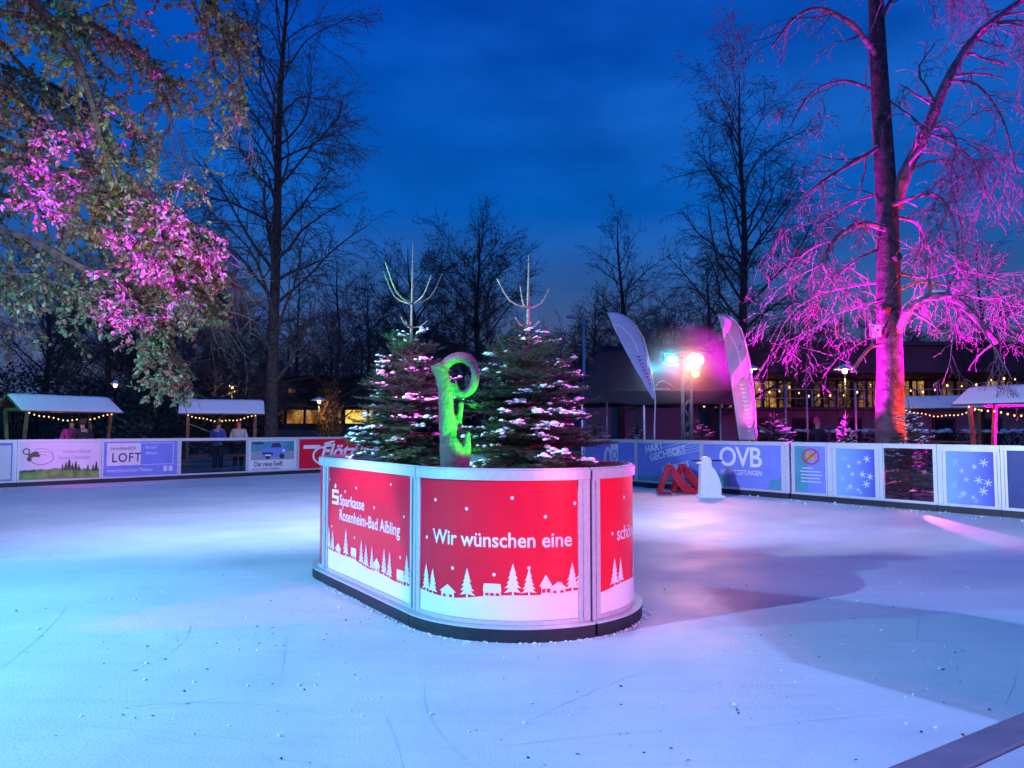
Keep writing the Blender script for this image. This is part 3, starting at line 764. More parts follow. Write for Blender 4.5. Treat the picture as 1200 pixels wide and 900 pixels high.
# upper left limb drooping across to the left
limb([pp(1034, 170), pp(1000, 190, -.4), pp(960, 215, -.8), pp(925, 250, -1), pp(900, 300, -1.1)], .1, .025, 2.2, 1.25)
limb([pp(1030, 70), pp(1000, 30, -.5), pp(960, 10, -.8), pp(930, 22, -1), pp(905, 55, -1.1)], .1, .025, 2.2, 1.15)
limb([pp(1028, 30), pp(1060, -20, .5), pp(1110, -40, .6), pp(1150, 0, .6), pp(1175, 60, .5)], .09, .02, 2.0, 1.7)
limb([pp(1032, 110), pp(990, 95, .5), pp(950, 110, .9), pp(925, 150, 1.0)], .07, .02, 2.2, 1.15)
# middle snowy limbs
limb([pp(1036, 268, -.2), pp(1012, 262, -.6), pp(988, 272, -.9), pp(972, 290, -1), pp(966, 310, -1), pp(972, 322, -.9)], .11, .05, 2.8, 1.4)
limb([pp(1036, 290, .1), pp(1010, 300, -.2), pp(985, 320, -.4), pp(968, 350, -.5)], .06, .02, 2.8, 1.3)
limb([pp(1046, 240, -.2), pp(1070, 232, -.6), pp(1095, 228, -.8), pp(1115, 250, -.9), pp(1125, 290, -.9)], .09, .025, 2.8, 1.3)
limb([pp(1046, 255, .1), pp(1075, 262, .3), pp(1092, 300, .3), pp(1105, 350, .2)], .07, .02, 2.6, 1.2)
limb([pp(1085, 152, -.5), pp(1108, 150, -.7), pp(1120, 170, -.8), pp(1115, 210, -.8), pp(1128, 270, -.8)], .06, .02, 2.4, 1.3)
# low right arch, sawn off at its end
limb([pp(1052, 388, -.2), pp(1064, 366, -.5), pp(1084, 350, -.7), pp(1104, 346, -.8), pp(1124, 354, -.85), pp(1145, 375, -.9), pp(1168, 402, -.9)], .12, .085, 1.7, 1.5)
limb([pp(1122, 353, -.85), pp(1121, 375, -.85), pp(1116, 400, -.85), pp(1113, 425, -.85), pp(1104, 450, -.8)], .03, .01, 2.5, .7, False)
limb([pp(1052, 340, -.1), pp(1080, 330, -.3), pp(1110, 335, -.4), pp(1150, 350, -.5), pp(1190, 345, -.6)], .06, .02, 3.0, 1.5)
limb([pp(1050, 320, .1), pp(1085, 325, .3), pp(1130, 318, .5), pp(1180, 330, .5)], .05, .015, 3.0, 1.4)
# low left limbs
limb([pp(1033, 404, -.2), pp(1022, 406, -.4), pp(1010, 418, -.5), pp(999, 436, -.5)], .06, .05, .8, .5, False)
limb([pp(1034, 394, -.1), pp(1015, 398, -.4), pp(995, 410, -.7), pp(975, 416, -.8), pp(960, 412, -.8)], .035, .01, 2.4, .9, False)
limb([pp(1034, 330, .1), pp(1000, 335, .4), pp(960, 345, .6), pp(925, 370, .7), pp(905, 410, .7)], .06, .015, 3.0, 1.3)
limb([pp(1034, 350, -.2), pp(1005, 360, -.7), pp(970, 372, -1), pp(940, 395, -1.1)], .045, .012, 3.0, 1.2)
limb([pp(1036, 225, .2), pp(995, 240, .5), pp(955, 270, .7), pp(930, 320, .8)], .06, .015, 2.8, 1.3)
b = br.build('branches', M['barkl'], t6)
sn.build('snow', M['snow'], b, True)
# ---------------------------------------------------------------- the leafy beech whose boughs hang in from the left
tb = thing('beech_tree', 'autumn beech with pink-lit hanging leafy boughs at the upper left', 'tree', (-10.2, 9.4, 0))
rnd = random.Random(77)
tr, br, lf = MB(), MB(), MB()
tr.tube(smoothpts([Vector((-10.2, 9.4, 0)), Vector((-10.1, 9.4, 2)), Vector((-9.8, 9.3, 4.5)), Vector((-9.7, 9.3, 8)), Vector((-9.6, 9.3, 12))], 3), [.42, .38, .36, .34, .33, .31, .3, .28, .26, .24, .2, .16, .1], 12)
tr.build('trunk', M['bark'], tb, True)
def leaf(p, d, size):
    """a folded, slightly cupped leaf hanging from p along d"""
    s = Vector((rnd.gauss(0, 1), rnd.gauss(0, 1), rnd.gauss(0, .5))); s = (s-d*s.dot(d))
    if s.length < 1e-3: return
    gx, gy = proj(p+d*size)
    if gx > (312 if gy < 150 else 268 if gy < 385 else 226) or gy > 478 or (gx < 112 and gy > 425) or (188 < gx < 236 and 140 < gy < 212): return
    s.normalize(); u = d.cross(s); w = size*.34; f = u*size*.1
    a, m, t = p+d*size*.04, p+d*size*.5, p+d*size-f*.6
    l1, l2 = p+d*size*.3+s*w*.85+f, p+d*size*.68+s*w*.8+f; r1, r2 = p+d*size*.3-s*w*.85+f, p+d*size*.68-s*w*.8+f
    lf.add([a, m, t, l1, l2, r1, r2], [(0, 1, 4, 3), (1, 2, 4), (0, 5, 6, 1), (1, 6, 2)])
def spray(p, d, L, dens=1.0, droop=.5):
    n = max(3, int(L/.12)); pts = [p]; dd = d.normalized()
    for i in range(n):
        dd = (dd+Vector((rnd.gauss(0, .14), rnd.gauss(0, .14), rnd.gauss(0, .12)-droop*.3))).normalized()
        pts.append(pts[-1]+dd*L/n)
        for k in range(int(3.2*dens+rnd.random())):
            q = pts[-2].lerp(pts[-1], rnd.random())
            h = (dd*.4+Vector((rnd.gauss(0, .7), rnd.gauss(0, .7), rnd.gauss(-.45, .5)))).normalized()
            leaf(q, h, rnd.uniform(.038, .088))
        if rnd.random() < .5:
            q = pts[-1]; dl = (dd*.5+Vector((rnd.gauss(0, .6), rnd.gauss(0, .6), rnd.gauss(-.1, .4)))).normalized()
            e = q+dl*rnd.uniform(.1, .28); br.tube([q, e], [.004, .002], 3, False)
            for k in range(int(5*dens)):
                leaf(q.lerp(e, rnd.uniform(.2, 1)), (dl*.5+Vector((rnd.gauss(0, .7), rnd.gauss(0, .7), rnd.gauss(-.4, .5)))).normalized(), rnd.uniform(.038, .08))
    br.tube(pts, [.008*(1-.7*i/n) for i in range(n+1)], 3, False)
def bough(pix, r0, r1, sprays=10, L=.7, dens=1, start=.1, droop=.5):
    q = smoothpts([at(*p) for p in pix], 5); n = len(q)-1
    br.tube(q, [r0+(r1-r0)*i/n for i in range(n+1)], 6, False)
    for j in range(int(sprays*1.45)):
        x = (start+(1-start)*(j+rnd.random())/sprays)*n; i = min(n-1, int(x)); p = q[i].lerp(q[i+1], x-i); d = (q[i+1]-q[i]).normalized()
        d2 = (d*.6+Vector((rnd.gauss(0, .5), rnd.gauss(0, .6), rnd.gauss(-.15, .4)))).normalized()
        spray(p, d2, L*rnd.uniform(.5, 1.3), dens*1.75, droop)
# pixel x, pixel y, distance: boughs reach in from the trunk beyond the left edge
bough([(-170, -60, 9.3), (-60, -40, 9), (40, 5, 8.6), (85, 60, 8.4), (108, 120, 8.3), (122, 170, 8.3), (160, 230, 8.4), (200, 290, 8.5)], .07, .012, 34, .75, 1.0, .2)
bough([(-180, 60, 9.5), (-80, 60, 9.2), (0, 100, 9), (60, 150, 8.8), (110, 190, 8.6)], .06, .012, 30, .7, .9, .25)
bough([(-170, 20, 9.4), (-60, 10, 9.7), (40, 20, 9.8), (110, 30, 9.8), (170, 70, 9.7), (200, 130, 9.6)], .06, .01, 26, .55, 1.0, .3)
bough([(-150, -160, 9.3), (0, -120, 9.4), (120, -70, 9.5), (220, -20, 9.5), (270, 40, 9.4), (285, 110, 9.3)], .06, .008, 28, .55, 1.1, .35)
bough([(0, -120, 9.4), (100, -90, 9.8), (190, -40, 10), (240, 30, 10), (255, 100, 10)], .04, .008, 14, .45, .9, .5)
bough([(-180, 130, 9), (-80, 150, 8.8), (20, 190, 8.6), (100, 215, 8.4), (165, 240, 8.4), (215, 270, 8.4), (245, 300, 8.4)], .06, .01, 40, .6, 1.25, .2)
bough([(100, 215, 8.4), (150, 270, 8.3), (190, 320, 8.3), (225, 350, 8.3)], .03, .008, 24, .55, 1.25, .1)
bough([(-190, 250, 9.2), (-80, 260, 8.9), (20, 275, 8.7), (90, 310, 8.5), (140, 335, 8.3), (172, 370, 8.2), (190, 398, 8.2)], .06, .008, 40, .5, 1.2, .25, .7)
bough([(140, 325, 8.4), (175, 365, 8.3), (192, 405, 8.2)], .02, .006, 16, .32, 1.2, .0, .7)
bough([(-190, 300, 8.8), (-90, 305, 8.6), (0, 320, 8.4), (60, 330, 8.2), (115, 350, 8.1)], .05, .008, 30, .5, 1.0, .3, .5)
bough([(-150, 200, 9.6), (-50, 210, 9.8), (30, 240, 10), (90, 270, 10), (140, 300, 10)], .05, .01, 26, .6, .8, .3)
bough([(20, 190, 8.6), (35, 230, 8.4), (70, 250, 8.3), (110, 265, 8.2)], .02, .006, 14, .4, 1.2, 0)
bough([(-160, -20, 9.9), (-50, 0, 10.2), (20, 70, 10.4), (60, 110, 10.4)], .05, .01, 22, .6, .8, .3)
bough([(-160, 40, 10.4), (-50, 60, 10.6), (60, 100, 10.8), (150, 150, 10.8)], .05, .01, 34, .7, 1.0, .2)
bough([(-160, 150, 10.4), (-40, 150, 10.6), (60, 190, 10.8), (150, 240, 10.8), (190, 290, 10.6)], .05, .01, 36, .7, 1.0, .2)
bough([(-160, -80, 10.2), (-20, -40, 10.4), (90, 20, 10.5), (170, 70, 10.5)], .05, .01, 30, .65, 1.0, .2)
def inside(px, py, poly):
    c = False; j = len(poly)-1
    for i in range(len(poly)):
        (x0, y0), (x1, y1) = poly[i], poly[j]
        if (y0 > py) != (y1 > py) and px < (x1-x0)*(py-y0)/(y1-y0)+x0: c = not c
        j = i
    return c
def fill(poly, n, Y0, Y1, L=.5, dens=1.2):
    xs = [p[0] for p in poly]; ys = [p[1] for p in poly]; k = 0
    while k < n:
        px, py = rnd.uniform(min(xs), max(xs)), rnd.uniform(min(ys), max(ys))
        if not inside(px, py, poly) or noise.noise(Vector((px*.022, py*.022, Y0))) < -.04: continue
        k += 1; p = at(px, py, rnd.uniform(Y0, Y1))
        spray(p, Vector((rnd.gauss(.3, .4), rnd.gauss(0, .5), rnd.gauss(-.3, .35))), L*rnd.uniform(.6, 1.3), dens, .45)
# leafy twigs that fill out the crown between the boughs
fill([(-90, -60), (180, -60), (170, 30), (120, 70), (150, 130), (165, 180), (230, 250), (215, 330), (150, 350), (90, 385), (-60, 385)], 290, 8.8, 11.2)
fill([(150, 200), (215, 215), (255, 270), (240, 330), (195, 350), (150, 300)], 60, 8.2, 8.9, .4)
fill([(120, 330), (180, 330), (200, 380), (190, 410), (150, 380)], 30, 8.1, 8.6, .3)
fill([(215, -40), (300, -40), (300, 40), (270, 70), (235, 40)], 40, 9.2, 9.8, .4)
fill([(20, 135), (110, 150), (120, 225), (60, 215)], 34, 8.3, 8.9, .35)
br.build('boughs', M['bark'], tb)
lf.build('crown', M['leaf'], tb)
# ---------------------------------------------------------------- ground, ice
def isect(A, B):
    """where lines A and B (Line objects) meet, on the ground"""
    det = A.d.x*(-B.d.y)+B.d.x*A.d.y
    w = B.P-A.P; s = (w.x*(-B.d.y)+B.d.x*w.y)/det
    return A.pt(s, 0)
far_c = isect(LR, RR); near_r = isect(NR, RR)
lside = Line(LR.pt(-7.5, 0), -RR.d); near_l = isect(NR, lside); left_c = isect(LR, lside)
q = MB(); q.quad(near_l, near_r, far_c, left_c)
def ice_mat():
    m = bpy.data.materials.new('rink_ice'); nt, N, L = nodes_of(m); b = N['Principled BSDF']
    tc = N.new('ShaderNodeTexCoord')
    def nz(scale, det, rough=.5, vec=None, dist=0):
        n = N.new('ShaderNodeTexNoise'); n.inputs['Scale'].default_value = scale; n.inputs['Detail'].default_value = det; n.inputs['Roughness'].default_value = rough
        n.inputs['Distortion'].default_value = dist
        L.new(vec or tc.outputs['Object'], n.inputs['Vector']); return n.outputs['Fac']
    def ramp(x, a, c, p0, p1):
        r = N.new('ShaderNodeValToRGB'); e = r.color_ramp.elements; e[0].position = p0; e[1].position = p1; e[0].color = (*a, 1); e[1].color = (*c, 1); L.new(x, r.inputs[0]); return r.outputs[0]
    def mul(a, c):
        x = N.new('ShaderNodeMix'); x.data_type = 'RGBA'; x.blend_type = 'MULTIPLY'; x.inputs['Factor'].default_value = 1; L.new(a, x.inputs['A']); L.new(c, x.inputs['B']); return x.outputs['Result']
    mp = N.new('ShaderNodeMapping'); mp.inputs['Rotation'].default_value = (0, 0, .6); mp.inputs['Scale'].default_value = (.6, 3, 1); L.new(tc.outputs['Object'], mp.inputs[0])
    mp2 = N.new('ShaderNodeMapping'); mp2.inputs['Rotation'].default_value = (0, 0, -.9); mp2.inputs['Scale'].default_value = (.5, 6, 1); L.new(tc.outputs['Object'], mp2.inputs[0])
    base = ramp(nz(.45, 6, .6, None, .4), (.62, .66, .70), (.80, .82, .84), .3, .62)
    st = ramp(nz(1.2, 5, .6, mp.outputs[0], 1.0), (.96, .962, .965), (1, 1, 1), .35, .6)
    st2 = ramp(nz(1.5, 5, .6, mp2.outputs[0], .8), (.955, .955, .96), (1, 1, 1), .35, .55)
    gr = ramp(nz(95, 3), (.84, .85, .86), (1, 1, 1), .3, .58)
    sp = ramp(nz(26, 4, .7), (.62, .63, .66), (1, 1, 1), .27, .36)
    L.new(mul(mul(mul(mul(base, st), st2), gr), sp), b.inputs['Base Color'])
    rr_ = N.new('ShaderNodeMapRange'); rr_.inputs['To Min'].default_value = .28; rr_.inputs['To Max'].default_value = .75; L.new(nz(1.1, 5), rr_.inputs['Value']); L.new(rr_.outputs[0], b.inputs['Roughness'])
    b.inputs['Specular IOR Level'].default_value = .26
    bp = N.new('ShaderNodeBump'); bp.inputs['Strength'].default_value = .35; bp.inputs['Distance'].default_value = .012
    ad = N.new('ShaderNodeMath'); ad.operation = 'ADD'; L.new(nz(60, 4), ad.inputs[0]); L.new(nz(7, 4), ad.inputs[1]); L.new(ad.outputs[0], bp.inputs['Height']); L.new(bp.outputs[0], b.inputs['Normal'])
    return m
tag(q.build('ice', ice_mat()), kind='structure')
q = MB(); q.quad((-600, -300, -.004), (600, -300, -.004), (600, 900, -.004), (-600, 900, -.004))
M['ground'] = mat('snowy_lawn', (.06, .065, .05), .9, 0, 0, .35, .6, 6, col2=(.62, .64, .68))
tag(q.build('ground', M['ground']), kind='structure')
# litter and snow crumbs
rnd = random.Random(5)
q = MB()
for i in range(230):
    if i < 170: px, py = rnd.uniform(-20, 1180), 560+340*rnd.random()**1.1
    else: px, py = rnd.gauss(480, 130), rnd.gauss(735, 18)
    p = gnd(px, py, .002); s = rnd.uniform(.005, .016); a = rnd.uniform(0, 6.28); c, d = math.cos(a)*s, math.sin(a)*s; h = rnd.uniform(.002, .012)
    q.quad(p+Vector((c, d, 0)), p+Vector((-d*.4, c*.4, h)), p+Vector((-c, -d, h*.3)), p+Vector((d*.4, -c*.4, .001)))
M['litter'] = mat('dead_leaf_bits', (.05, .035, .025), .8, 0, .3)
tag(q.build('leaf_litter', M['litter']), 'dark scraps of fallen leaves strewn over the ice', 'leaf litter', kind='stuff')
q = MB()
for i in range(240):
    u = rnd.uniform(-.3, 8.5); p = RR.pt(u, .0, .05+abs(rnd.gauss(0, .5))); r = rnd.uniform(.005, .016)*(1 if rnd.random() < .9 else 2)
    q.blob(p+Vector((0, 0, r*.3)), r, rnd, .7, .3)
for i in range(260):
    p = gnd(rnd.uniform(0, 1150), 565+300*rnd.random()**1.5); r = rnd.uniform(.004, .014); q.blob(p+Vector((0, 0, r*.3)), r, rnd, .7, .3)
tag(q.build('snow_crumbs', M['snow']), 'white crumbs of scraped snow lying along the right-hand boards', 'snow', kind='stuff')
q = MB()
for i in range(70):      # shallow skate grooves
    p = gnd(rnd.uniform(-50, 1200), 575+330*rnd.random()**1.3, .0016); a = rnd.uniform(0, 6.28); k = rnd.gauss(0, .35); n = 14; L_ = rnd.uniform(.8, 3.5); w = rnd.uniform(.001, .0028); row = []
    for j in range(n+1):
        d = Vector((math.cos(a), math.sin(a), 0)); s_ = Vector((-d.y, d.x, 0))*w*math.sin(math.pi*(j+.3)/(n+.6)); row.append((p-s_, p+s_)); p = p+d*L_/n; a += k*L_/n
    if any(((x.xy-C1.xy).length < 1.3 or (x.xy-C2.xy).length < 1.3 or (x.xy-((C1+C2)/2).xy).length < 1.45) for x, y in row): continue
    q.add([v for r in row for v in r], [(2*j, 2*j+1, 2*j+3, 2*j+2) for j in range(n)])
M['groove'] = mat('wet_skate_groove', (.70, .74, .78), .35, 0, .1)
tag(q.build('skate_grooves', M['groove']), 'thin curved skate grooves scratched into the ice', 'skate marks', kind='stuff')
q = MB()
for i in range(260):
    u = rnd.random(); P_ = (side_l, arc1, arc2)[i % 3]; p = P_.pt(u*(LS if P_ is side_l else Q), 0, .06+abs(rnd.gauss(0, .035))); r = rnd.uniform(.004, .013)
    q.blob(p+Vector((0, 0, r*.3)), r, rnd, .6, .4)
tag(q.build('shaved_ice', M['snow']), 'small crumbs of shaved ice gathered along the foot of the island', 'snow', kind='stuff')
# ---------------------------------------------------------------- carved sculpture in the island
sc = thing('wood_carving', 'tall carved wooden hook-shaped sculpture lit green between the two island firs', 'sculpture', (at(530, 500, 6.2).x, 6.3, 0))
def sp_(px, py, dy=0): return at(px, py, 6.2+dy)
q = MB()
q.tube(smoothpts([at(526, 640, 6.25).lerp(Vector((at(526, 600, 6.25).x, 6.25, 0)), 1), sp_(527, 560), sp_(525, 520), sp_(523, 480), sp_(522, 455), sp_(517, 438), sp_(511, 427)], 4), [.09]*4+[.076]*4+[.066]*4+[.062]*4+[.06]*4+[.058]*4+[.05], 12)
q.tube(smoothpts([sp_(519, 452, .02), sp_(517, 436, .03), sp_(528, 422, .02), sp_(543, 419), sp_(555, 428), sp_(557, 443), sp_(553, 456), sp_(543, 462), sp_(535, 458), sp_(531, 448)], 4), [.05]*6+[.045]*10+[.036]*8+[.034]*8+[.03]*5, 10)
q.tube(smoothpts([sp_(548, 440, .06), sp_(548, 450, .07), sp_(546, 460, .05)], 3), .03, 8)
q.tube(smoothpts([sp_(531, 552, -.03), sp_(533, 538, -.06), sp_(530, 522, -.05), sp_(527, 512, -.03)], 3), [.075, .085, .09, .09, .085, .08, .07, .06, .05, .045], 10)
q.tube([sp_(543, 552, -.05), sp_(546, 530, -.05), sp_(549, 506, -.05)], [.05, .045, .018], 7)
q.tube([sp_(540, 470, .05), sp_(538, 490, .05), sp_(535, 515, .03)], [.03, .03, .035], 7)
o = q.build('carving_body', M['carved'], sc, True)
rm = o.modifiers.new('remesh', 'REMESH'); rm.mode = 'VOXEL'; rm.voxel_size = .014; rm.use_smooth_shade = True
# ---------------------------------------------------------------- skating aids
def slab(q, prof, w, x0=0, lean=0):
    q.prism(prof, lambda u, v, d: Vector((u+x0+lean*v, d, v)), -w/2, w/2)
M['redpl'] = mat('red_plastic', (.62, .01, .04), .35, 0, .08, 6); M['whitepl'] = mat('white_plastic', (.78, .82, .84), .4, 0, .06, 6, .1, 30)
ga = 'skating aids left by the boards'
def red_aid(label, loc, rz):
    t = thing('skating_aid', label, 'skating aid', loc, ga, rz, local=True)
    q = MB()
    slab(q, [(.62, 0), (.92, 0), (.95, .05), (.72, .18), (.36, .62), (.28, .69), (.2, .68), (.18, .6), (.3, .42), (.44, .2)], .2)
    q.build('slide', M['redpl'], t, bevel=.02)
    q = MB()
    for y in (-.15, .15):
        q.beam((.24, y, .62), (.02, y*1.25, .02), .05, .1); q.beam((.0, y*1.25, .02), (.3, y*1.25, .02), .045, .035)
    q.build('legs', M['redpl'], t, bevel=.01)
    q = MB(); q.tube([Vector((.22, -.2, .61)), Vector((.22, .2, .61))], .018, 8); q.tube([Vector((.1, -.18, .28)), Vector((.1, .18, .28))], .012, 8); q.tube([Vector((.1, .12, .3)), Vector((.55, .04, .3))], .014, 6); q.build('handlebar', M['redpl'], t, True)
def stand(px, py): p = gnd(px, py); return (p.x, p.y, 0)
red_aid('red plastic skating aid, nearer of the two, sloping down towards the white one', stand(771, 578.5), -.12)
red_aid('red plastic skating aid partly behind the other red one, close to the boards', stand(787, 577), -.12)
def penguin(label, loc, rz, flip=1):
    t = thing('skating_aid', label, 'skating aid', loc, ga, rz, local=True)
    q = MB()
    slab(q, [(x*flip, z) for x, z in [(-.22, 0), (.22, 0), (.24, .1), (.235, .28), (.19, .44), (.12, .58), (.045, .68), (.03, .74), (.035, .8), (.0, .87), (-.06, .895), (-.12, .88), (-.16, .83), (-.175, .77), (-.25, .75), (-.255, .735), (-.18, .715), (-.19, .62), (-.2, .3)]][::flip], .26)
    q.build('body', M['whitepl'], t, bevel=.035)
    q = MB(); q.tube([Vector((-.36, -.0, .8)), Vector((.3, 0, .8))], .016, 8); q.build('handlebar', M['black'], t, True)
    q = MB(); slab(q, [(-.25, 0), (.3, 0), (.34, .035), (.28, .05), (-.25, .05)], .3); q.build('runner_base', M['whitepl'], t, bevel=.01)
penguin('white penguin-shaped skating aid with a black handlebar, in front of the OVB board', stand(831, 583), .0)
# ---------------------------------------------------------------- beach flags
M['flagl'] = mat('lilac_flag_cloth', (.52, .52, .70), .7, 0, .06, 5, .1, 12); M['flagp'] = mat('pink_flag_cloth', (.62, .45, .58), .7, 0, .06, 5, .1, 12)
M['flagt'] = mat('magenta_flag_print', (.5, .06, .4), .6, 0, .05)
def flag(label, Y, rows, basepx, m, txt):
    bx = at(basepx, 512, Y).x
    t = thing('beach_flag', label, 'flag', (bx, Y, 0), 'blade flags beside the tent')
    q = MB(); k = 7; vs = []
    def P(y0, f, d=0):
        for i in range(len(rows)-1):
            if rows[i][0] <= y0 <= rows[i+1][0]:
                g = (y0-rows[i][0])/(rows[i+1][0]-rows[i][0]); l = rows[i][1]*(1-g)+rows[i+1][1]*g; r = rows[i][2]*(1-g)+rows[i+1][2]*g; break
        else: l, r = rows[-1][1:]
        return at(l+(r-l)*f, y0, Y+.05*math.sin(y0*.11+f*3)+d)
    ys = [rows[0][0]+(rows[-1][0]-rows[0][0])*i/40 for i in range(41)]
    for y0 in ys: vs += [P(y0, j/k) for j in range(k+1)]
    q.add(vs, [(i*(k+1)+j, i*(k+1)+j+1, (i+1)*(k+1)+j+1, (i+1)*(k+1)+j) for i in range(40) for j in range(k)])
    cl = q.build('cloth', m, t, True)
    so = cl.modifiers.new('thickness', 'SOLIDIFY'); so.thickness = .004
    q = MB()
    y0, y1 = rows[0][0], rows[-1][0]; n = 26; L = y1-y0
    def strip(fa, fb, wa, a, b, n=20):
        for i in range(n):
            ya, yb = y0+L*(a+(b-a)*i/n), y0+L*(a+(b-a)*(i+1)/n); u, v = i/n, (i+1)/n
            q.quad(P(ya, fa(u), -.008), P(ya, fa(u)+wa, -.008), P(yb, fa(v)+wa, -.008), P(yb, fa(v), -.008))
    strip(lambda u: .18+.5*u, None, .10, .14, .15, 2)
    strip(lambda u: .2+.45*u+.12*math.sin(u*4), None, .07, .13, .46)
    q.build('white_swoosh', M['white'], cl)
    q = MB(); r_ = random.Random(Y)
    for i in range(txt[2]):
        ya = y0+L*(txt[0]+(txt[1]-txt[0])*i/txt[2]); h = L*(txt[1]-txt[0])/txt[2]*.6; f0 = .38+.18*i/txt[2]
        q.quad(P(ya, f0, -.008), P(ya, f0+.3, -.008), P(ya+h*.45, f0+.3, -.008), P(ya+h*.45, f0, -.008)); q.quad(P(ya+h*.45, f0+.1*r_.random(), -.008), P(ya+h*.45, f0+.2, -.008), P(ya+h, f0+.2, -.008), P(ya+h, f0+.05, -.008))
    q.build('print', txt[3], cl)
    q = MB(); pts = [Vector((bx, Y+.02, 0)), at(basepx, 500, Y+.02)]+[at(r[2]+1, r[0], Y+.02) for r in reversed(rows)]
    q.tube(pts, [.02]*2+[.016]*len(rows), 6); q.build('pole', M['alu'], t, True)
    q = MB(); q.box((bx, Y, .03), (.5, .5, .06)); q.build('foot_plate', M['black'], t, bevel=.01)
flag('lilac blade flag with white swoosh leaning left in front of the tent', 19.7, [(366, 711, 722), (372, 714, 734), (382, 718, 745), (396, 725, 753), (415, 735, 758), (435, 746, 762), (452, 756, 765), (468, 765, 767)], 767, M['flagl'], (.5, .85, 9, M['flagt']))
flag('tall pink-lit blade flag with white swoosh at the right end of the tent', 19.2, [(368, 840, 850), (375, 843, 860), (386, 846, 868), (402, 849, 873), (425, 853, 878), (450, 857, 881), (480, 861, 884), (500, 864, 885), (516, 866, 886)], 886, M['flagp'], (.55, .95, 12, M['white']))
# ---------------------------------------------------------------- tent
tx0, tx1, ty0, ty1 = 1.86, 6.55, 21.0, 24.0; ez, vz, rz_ = 2.52, 2.17, 3.92
tt = thing('event_tent', 'dark navy pop-up tent with hipped roof behind the blue boards', 'tent', ((tx0+tx1)/2, (ty0+ty1)/2, 0))
q = MB(); mid = (ty0+ty1)/2; rx0, rx1 = tx0+.75, tx1-.95
def rp(u, v):
    """roof surface: u across, v from front eave 0 over ridge .5 to rear eave 1"""
    f = 1-abs(v-.5)*2
    x0 = tx0+(rx0-tx0)*f; x1 = tx1+(rx1-tx1)*f
    return Vector((x0+(x1-x0)*u, ty0+(ty1-ty0)*v, ez+(rz_-ez)*f**1.18-.06*math.sin(math.pi*u)*(1-f)*f*2))
nu, nv = 16, 16
q.add([rp(i/nu, j/nv) for j in range(nv+1) for i in range(nu+1)], [(j*(nu+1)+i, j*(nu+1)+i+1, (j+1)*(nu+1)+i+1, (j+1)*(nu+1)+i) for j in range(nv) for i in range(nu)])
for u in (0, 1):
    n = 8
    for i in range(n):
        a, b = .5*i/n, .5*(i+1)/n; q.quad(rp(u, a), rp(u, b), rp(u, 1-b), rp(u, 1-a))
rf = q.build('roof', M['tent'], tt, True)
q = MB()
def val(a, b, n=18):
    a, b = Vector(a), Vector(b); w = (b-a).cross(Vector((0, 0, 1))).normalized()
    vs = []
    for i in range(n+1):
        p = a.lerp(b, i/n); o_ = w*.025*math.sin(i*1.9)
        vs += [Vector((p.x, p.y, ez-.002))+w*.012, Vector((p.x, p.y, vz+.03*math.sin(i*.7)))+w*.02+o_]
    q.add(vs, [(2*i, 2*i+2, 2*i+3, 2*i+1) for i in range(n)])
val((tx0, ty0, 0), (tx1, ty0, 0)); val((tx1, ty0, 0), (tx1, ty1, 0)); val((tx0, ty1, 0), (tx0, ty0, 0)); val((tx1, ty1, 0), (tx0, ty1, 0))
vl = q.build('valance', M['tent'], tt, True)
q = MB()
for i in range(9):      # a white swoosh and line printed on the roof slope
    u0, u1 = .45+.012*i, .45+.012*(i+1); h = lambda t: .03+.07*math.sin(t*math.pi)
    q.quad(rp(u0, .05+h(i/9))+Vector((0, -.02, .01)), rp(u1, .05+h((i+1)/9))+Vector((0, -.02, .01)), rp(u1, .035+h((i+1)/9))+Vector((0, -.02, .01)), rp(u0, .035+h(i/9))+Vector((0, -.02, .01)))
q.quad(rp(.42, .04)+Vector((0, -.02, .01)), rp(.53, .04)+Vector((0, -.02, .01)), rp(.53, .026)+Vector((0, -.02, .01)), rp(.42, .026)+Vector((0, -.02, .01)))
q.build('roof_print', M['grey'], rf)
for x, y in ((tx0+.06, ty0+.06), (3.62, ty0+.06), (tx1-.06, ty0+.06), (tx0+1.1, ty1-.06), (tx1-.06, ty1-.06)):
    q = MB(); q.box((x, y, (ez-.05)/2), (.05, .05, ez-.05)); q.box((x, y, .01), (.16, .16, .02)); q.build('pole', M['alu'], tt, bevel=.005)
# ---------------------------------------------------------------- truss tower with three stage lights
TY = 20.35; tX = at(805, 480, TY).x
tw_ = thing('truss_tower', 'slim aluminium lattice tower carrying the stage lights in front of the tent', 'truss tower', (tX, TY, 0))
q = MB(); hw = .11; top = at(805, 415, TY).z
for sx in (-1, 1):
    for sy in (-1, 1): q.tube([Vector((tX+sx*hw, TY+sy*hw, 0)), Vector((tX+sx*hw, TY+sy*hw, top))], .02, 6)
n = 12
for i in range(n):
    z0, z1 = top*i/n, top*(i+1)/n; s = 1 if i % 2 else -1
    for sy in (-1, 1): q.tube([Vector((tX-s*hw, TY+sy*hw, z0)), Vector((tX+s*hw, TY+sy*hw, z1))], .011, 4)
    for sx in (-1, 1): q.tube([Vector((tX+sx*hw, TY-s*hw, z0)), Vector((tX+sx*hw, TY+s*hw, z1))], .011, 4)
q.build('lattice', M['steel'], tw_, True)
q = MB(); q.box((tX, TY, .02), (.7, .7, .04)); q.build('base_plate', M['black'], tw_, bevel=.01)
q = MB(); q.tube([at(776, 411, TY-.05), at(832, 411, TY-.05)], .025, 8); q.build('crossbar', M['black'], tw_, True)
M['core'] = lamp_mat('white_lamp_core', (1, .97, .88), 12)
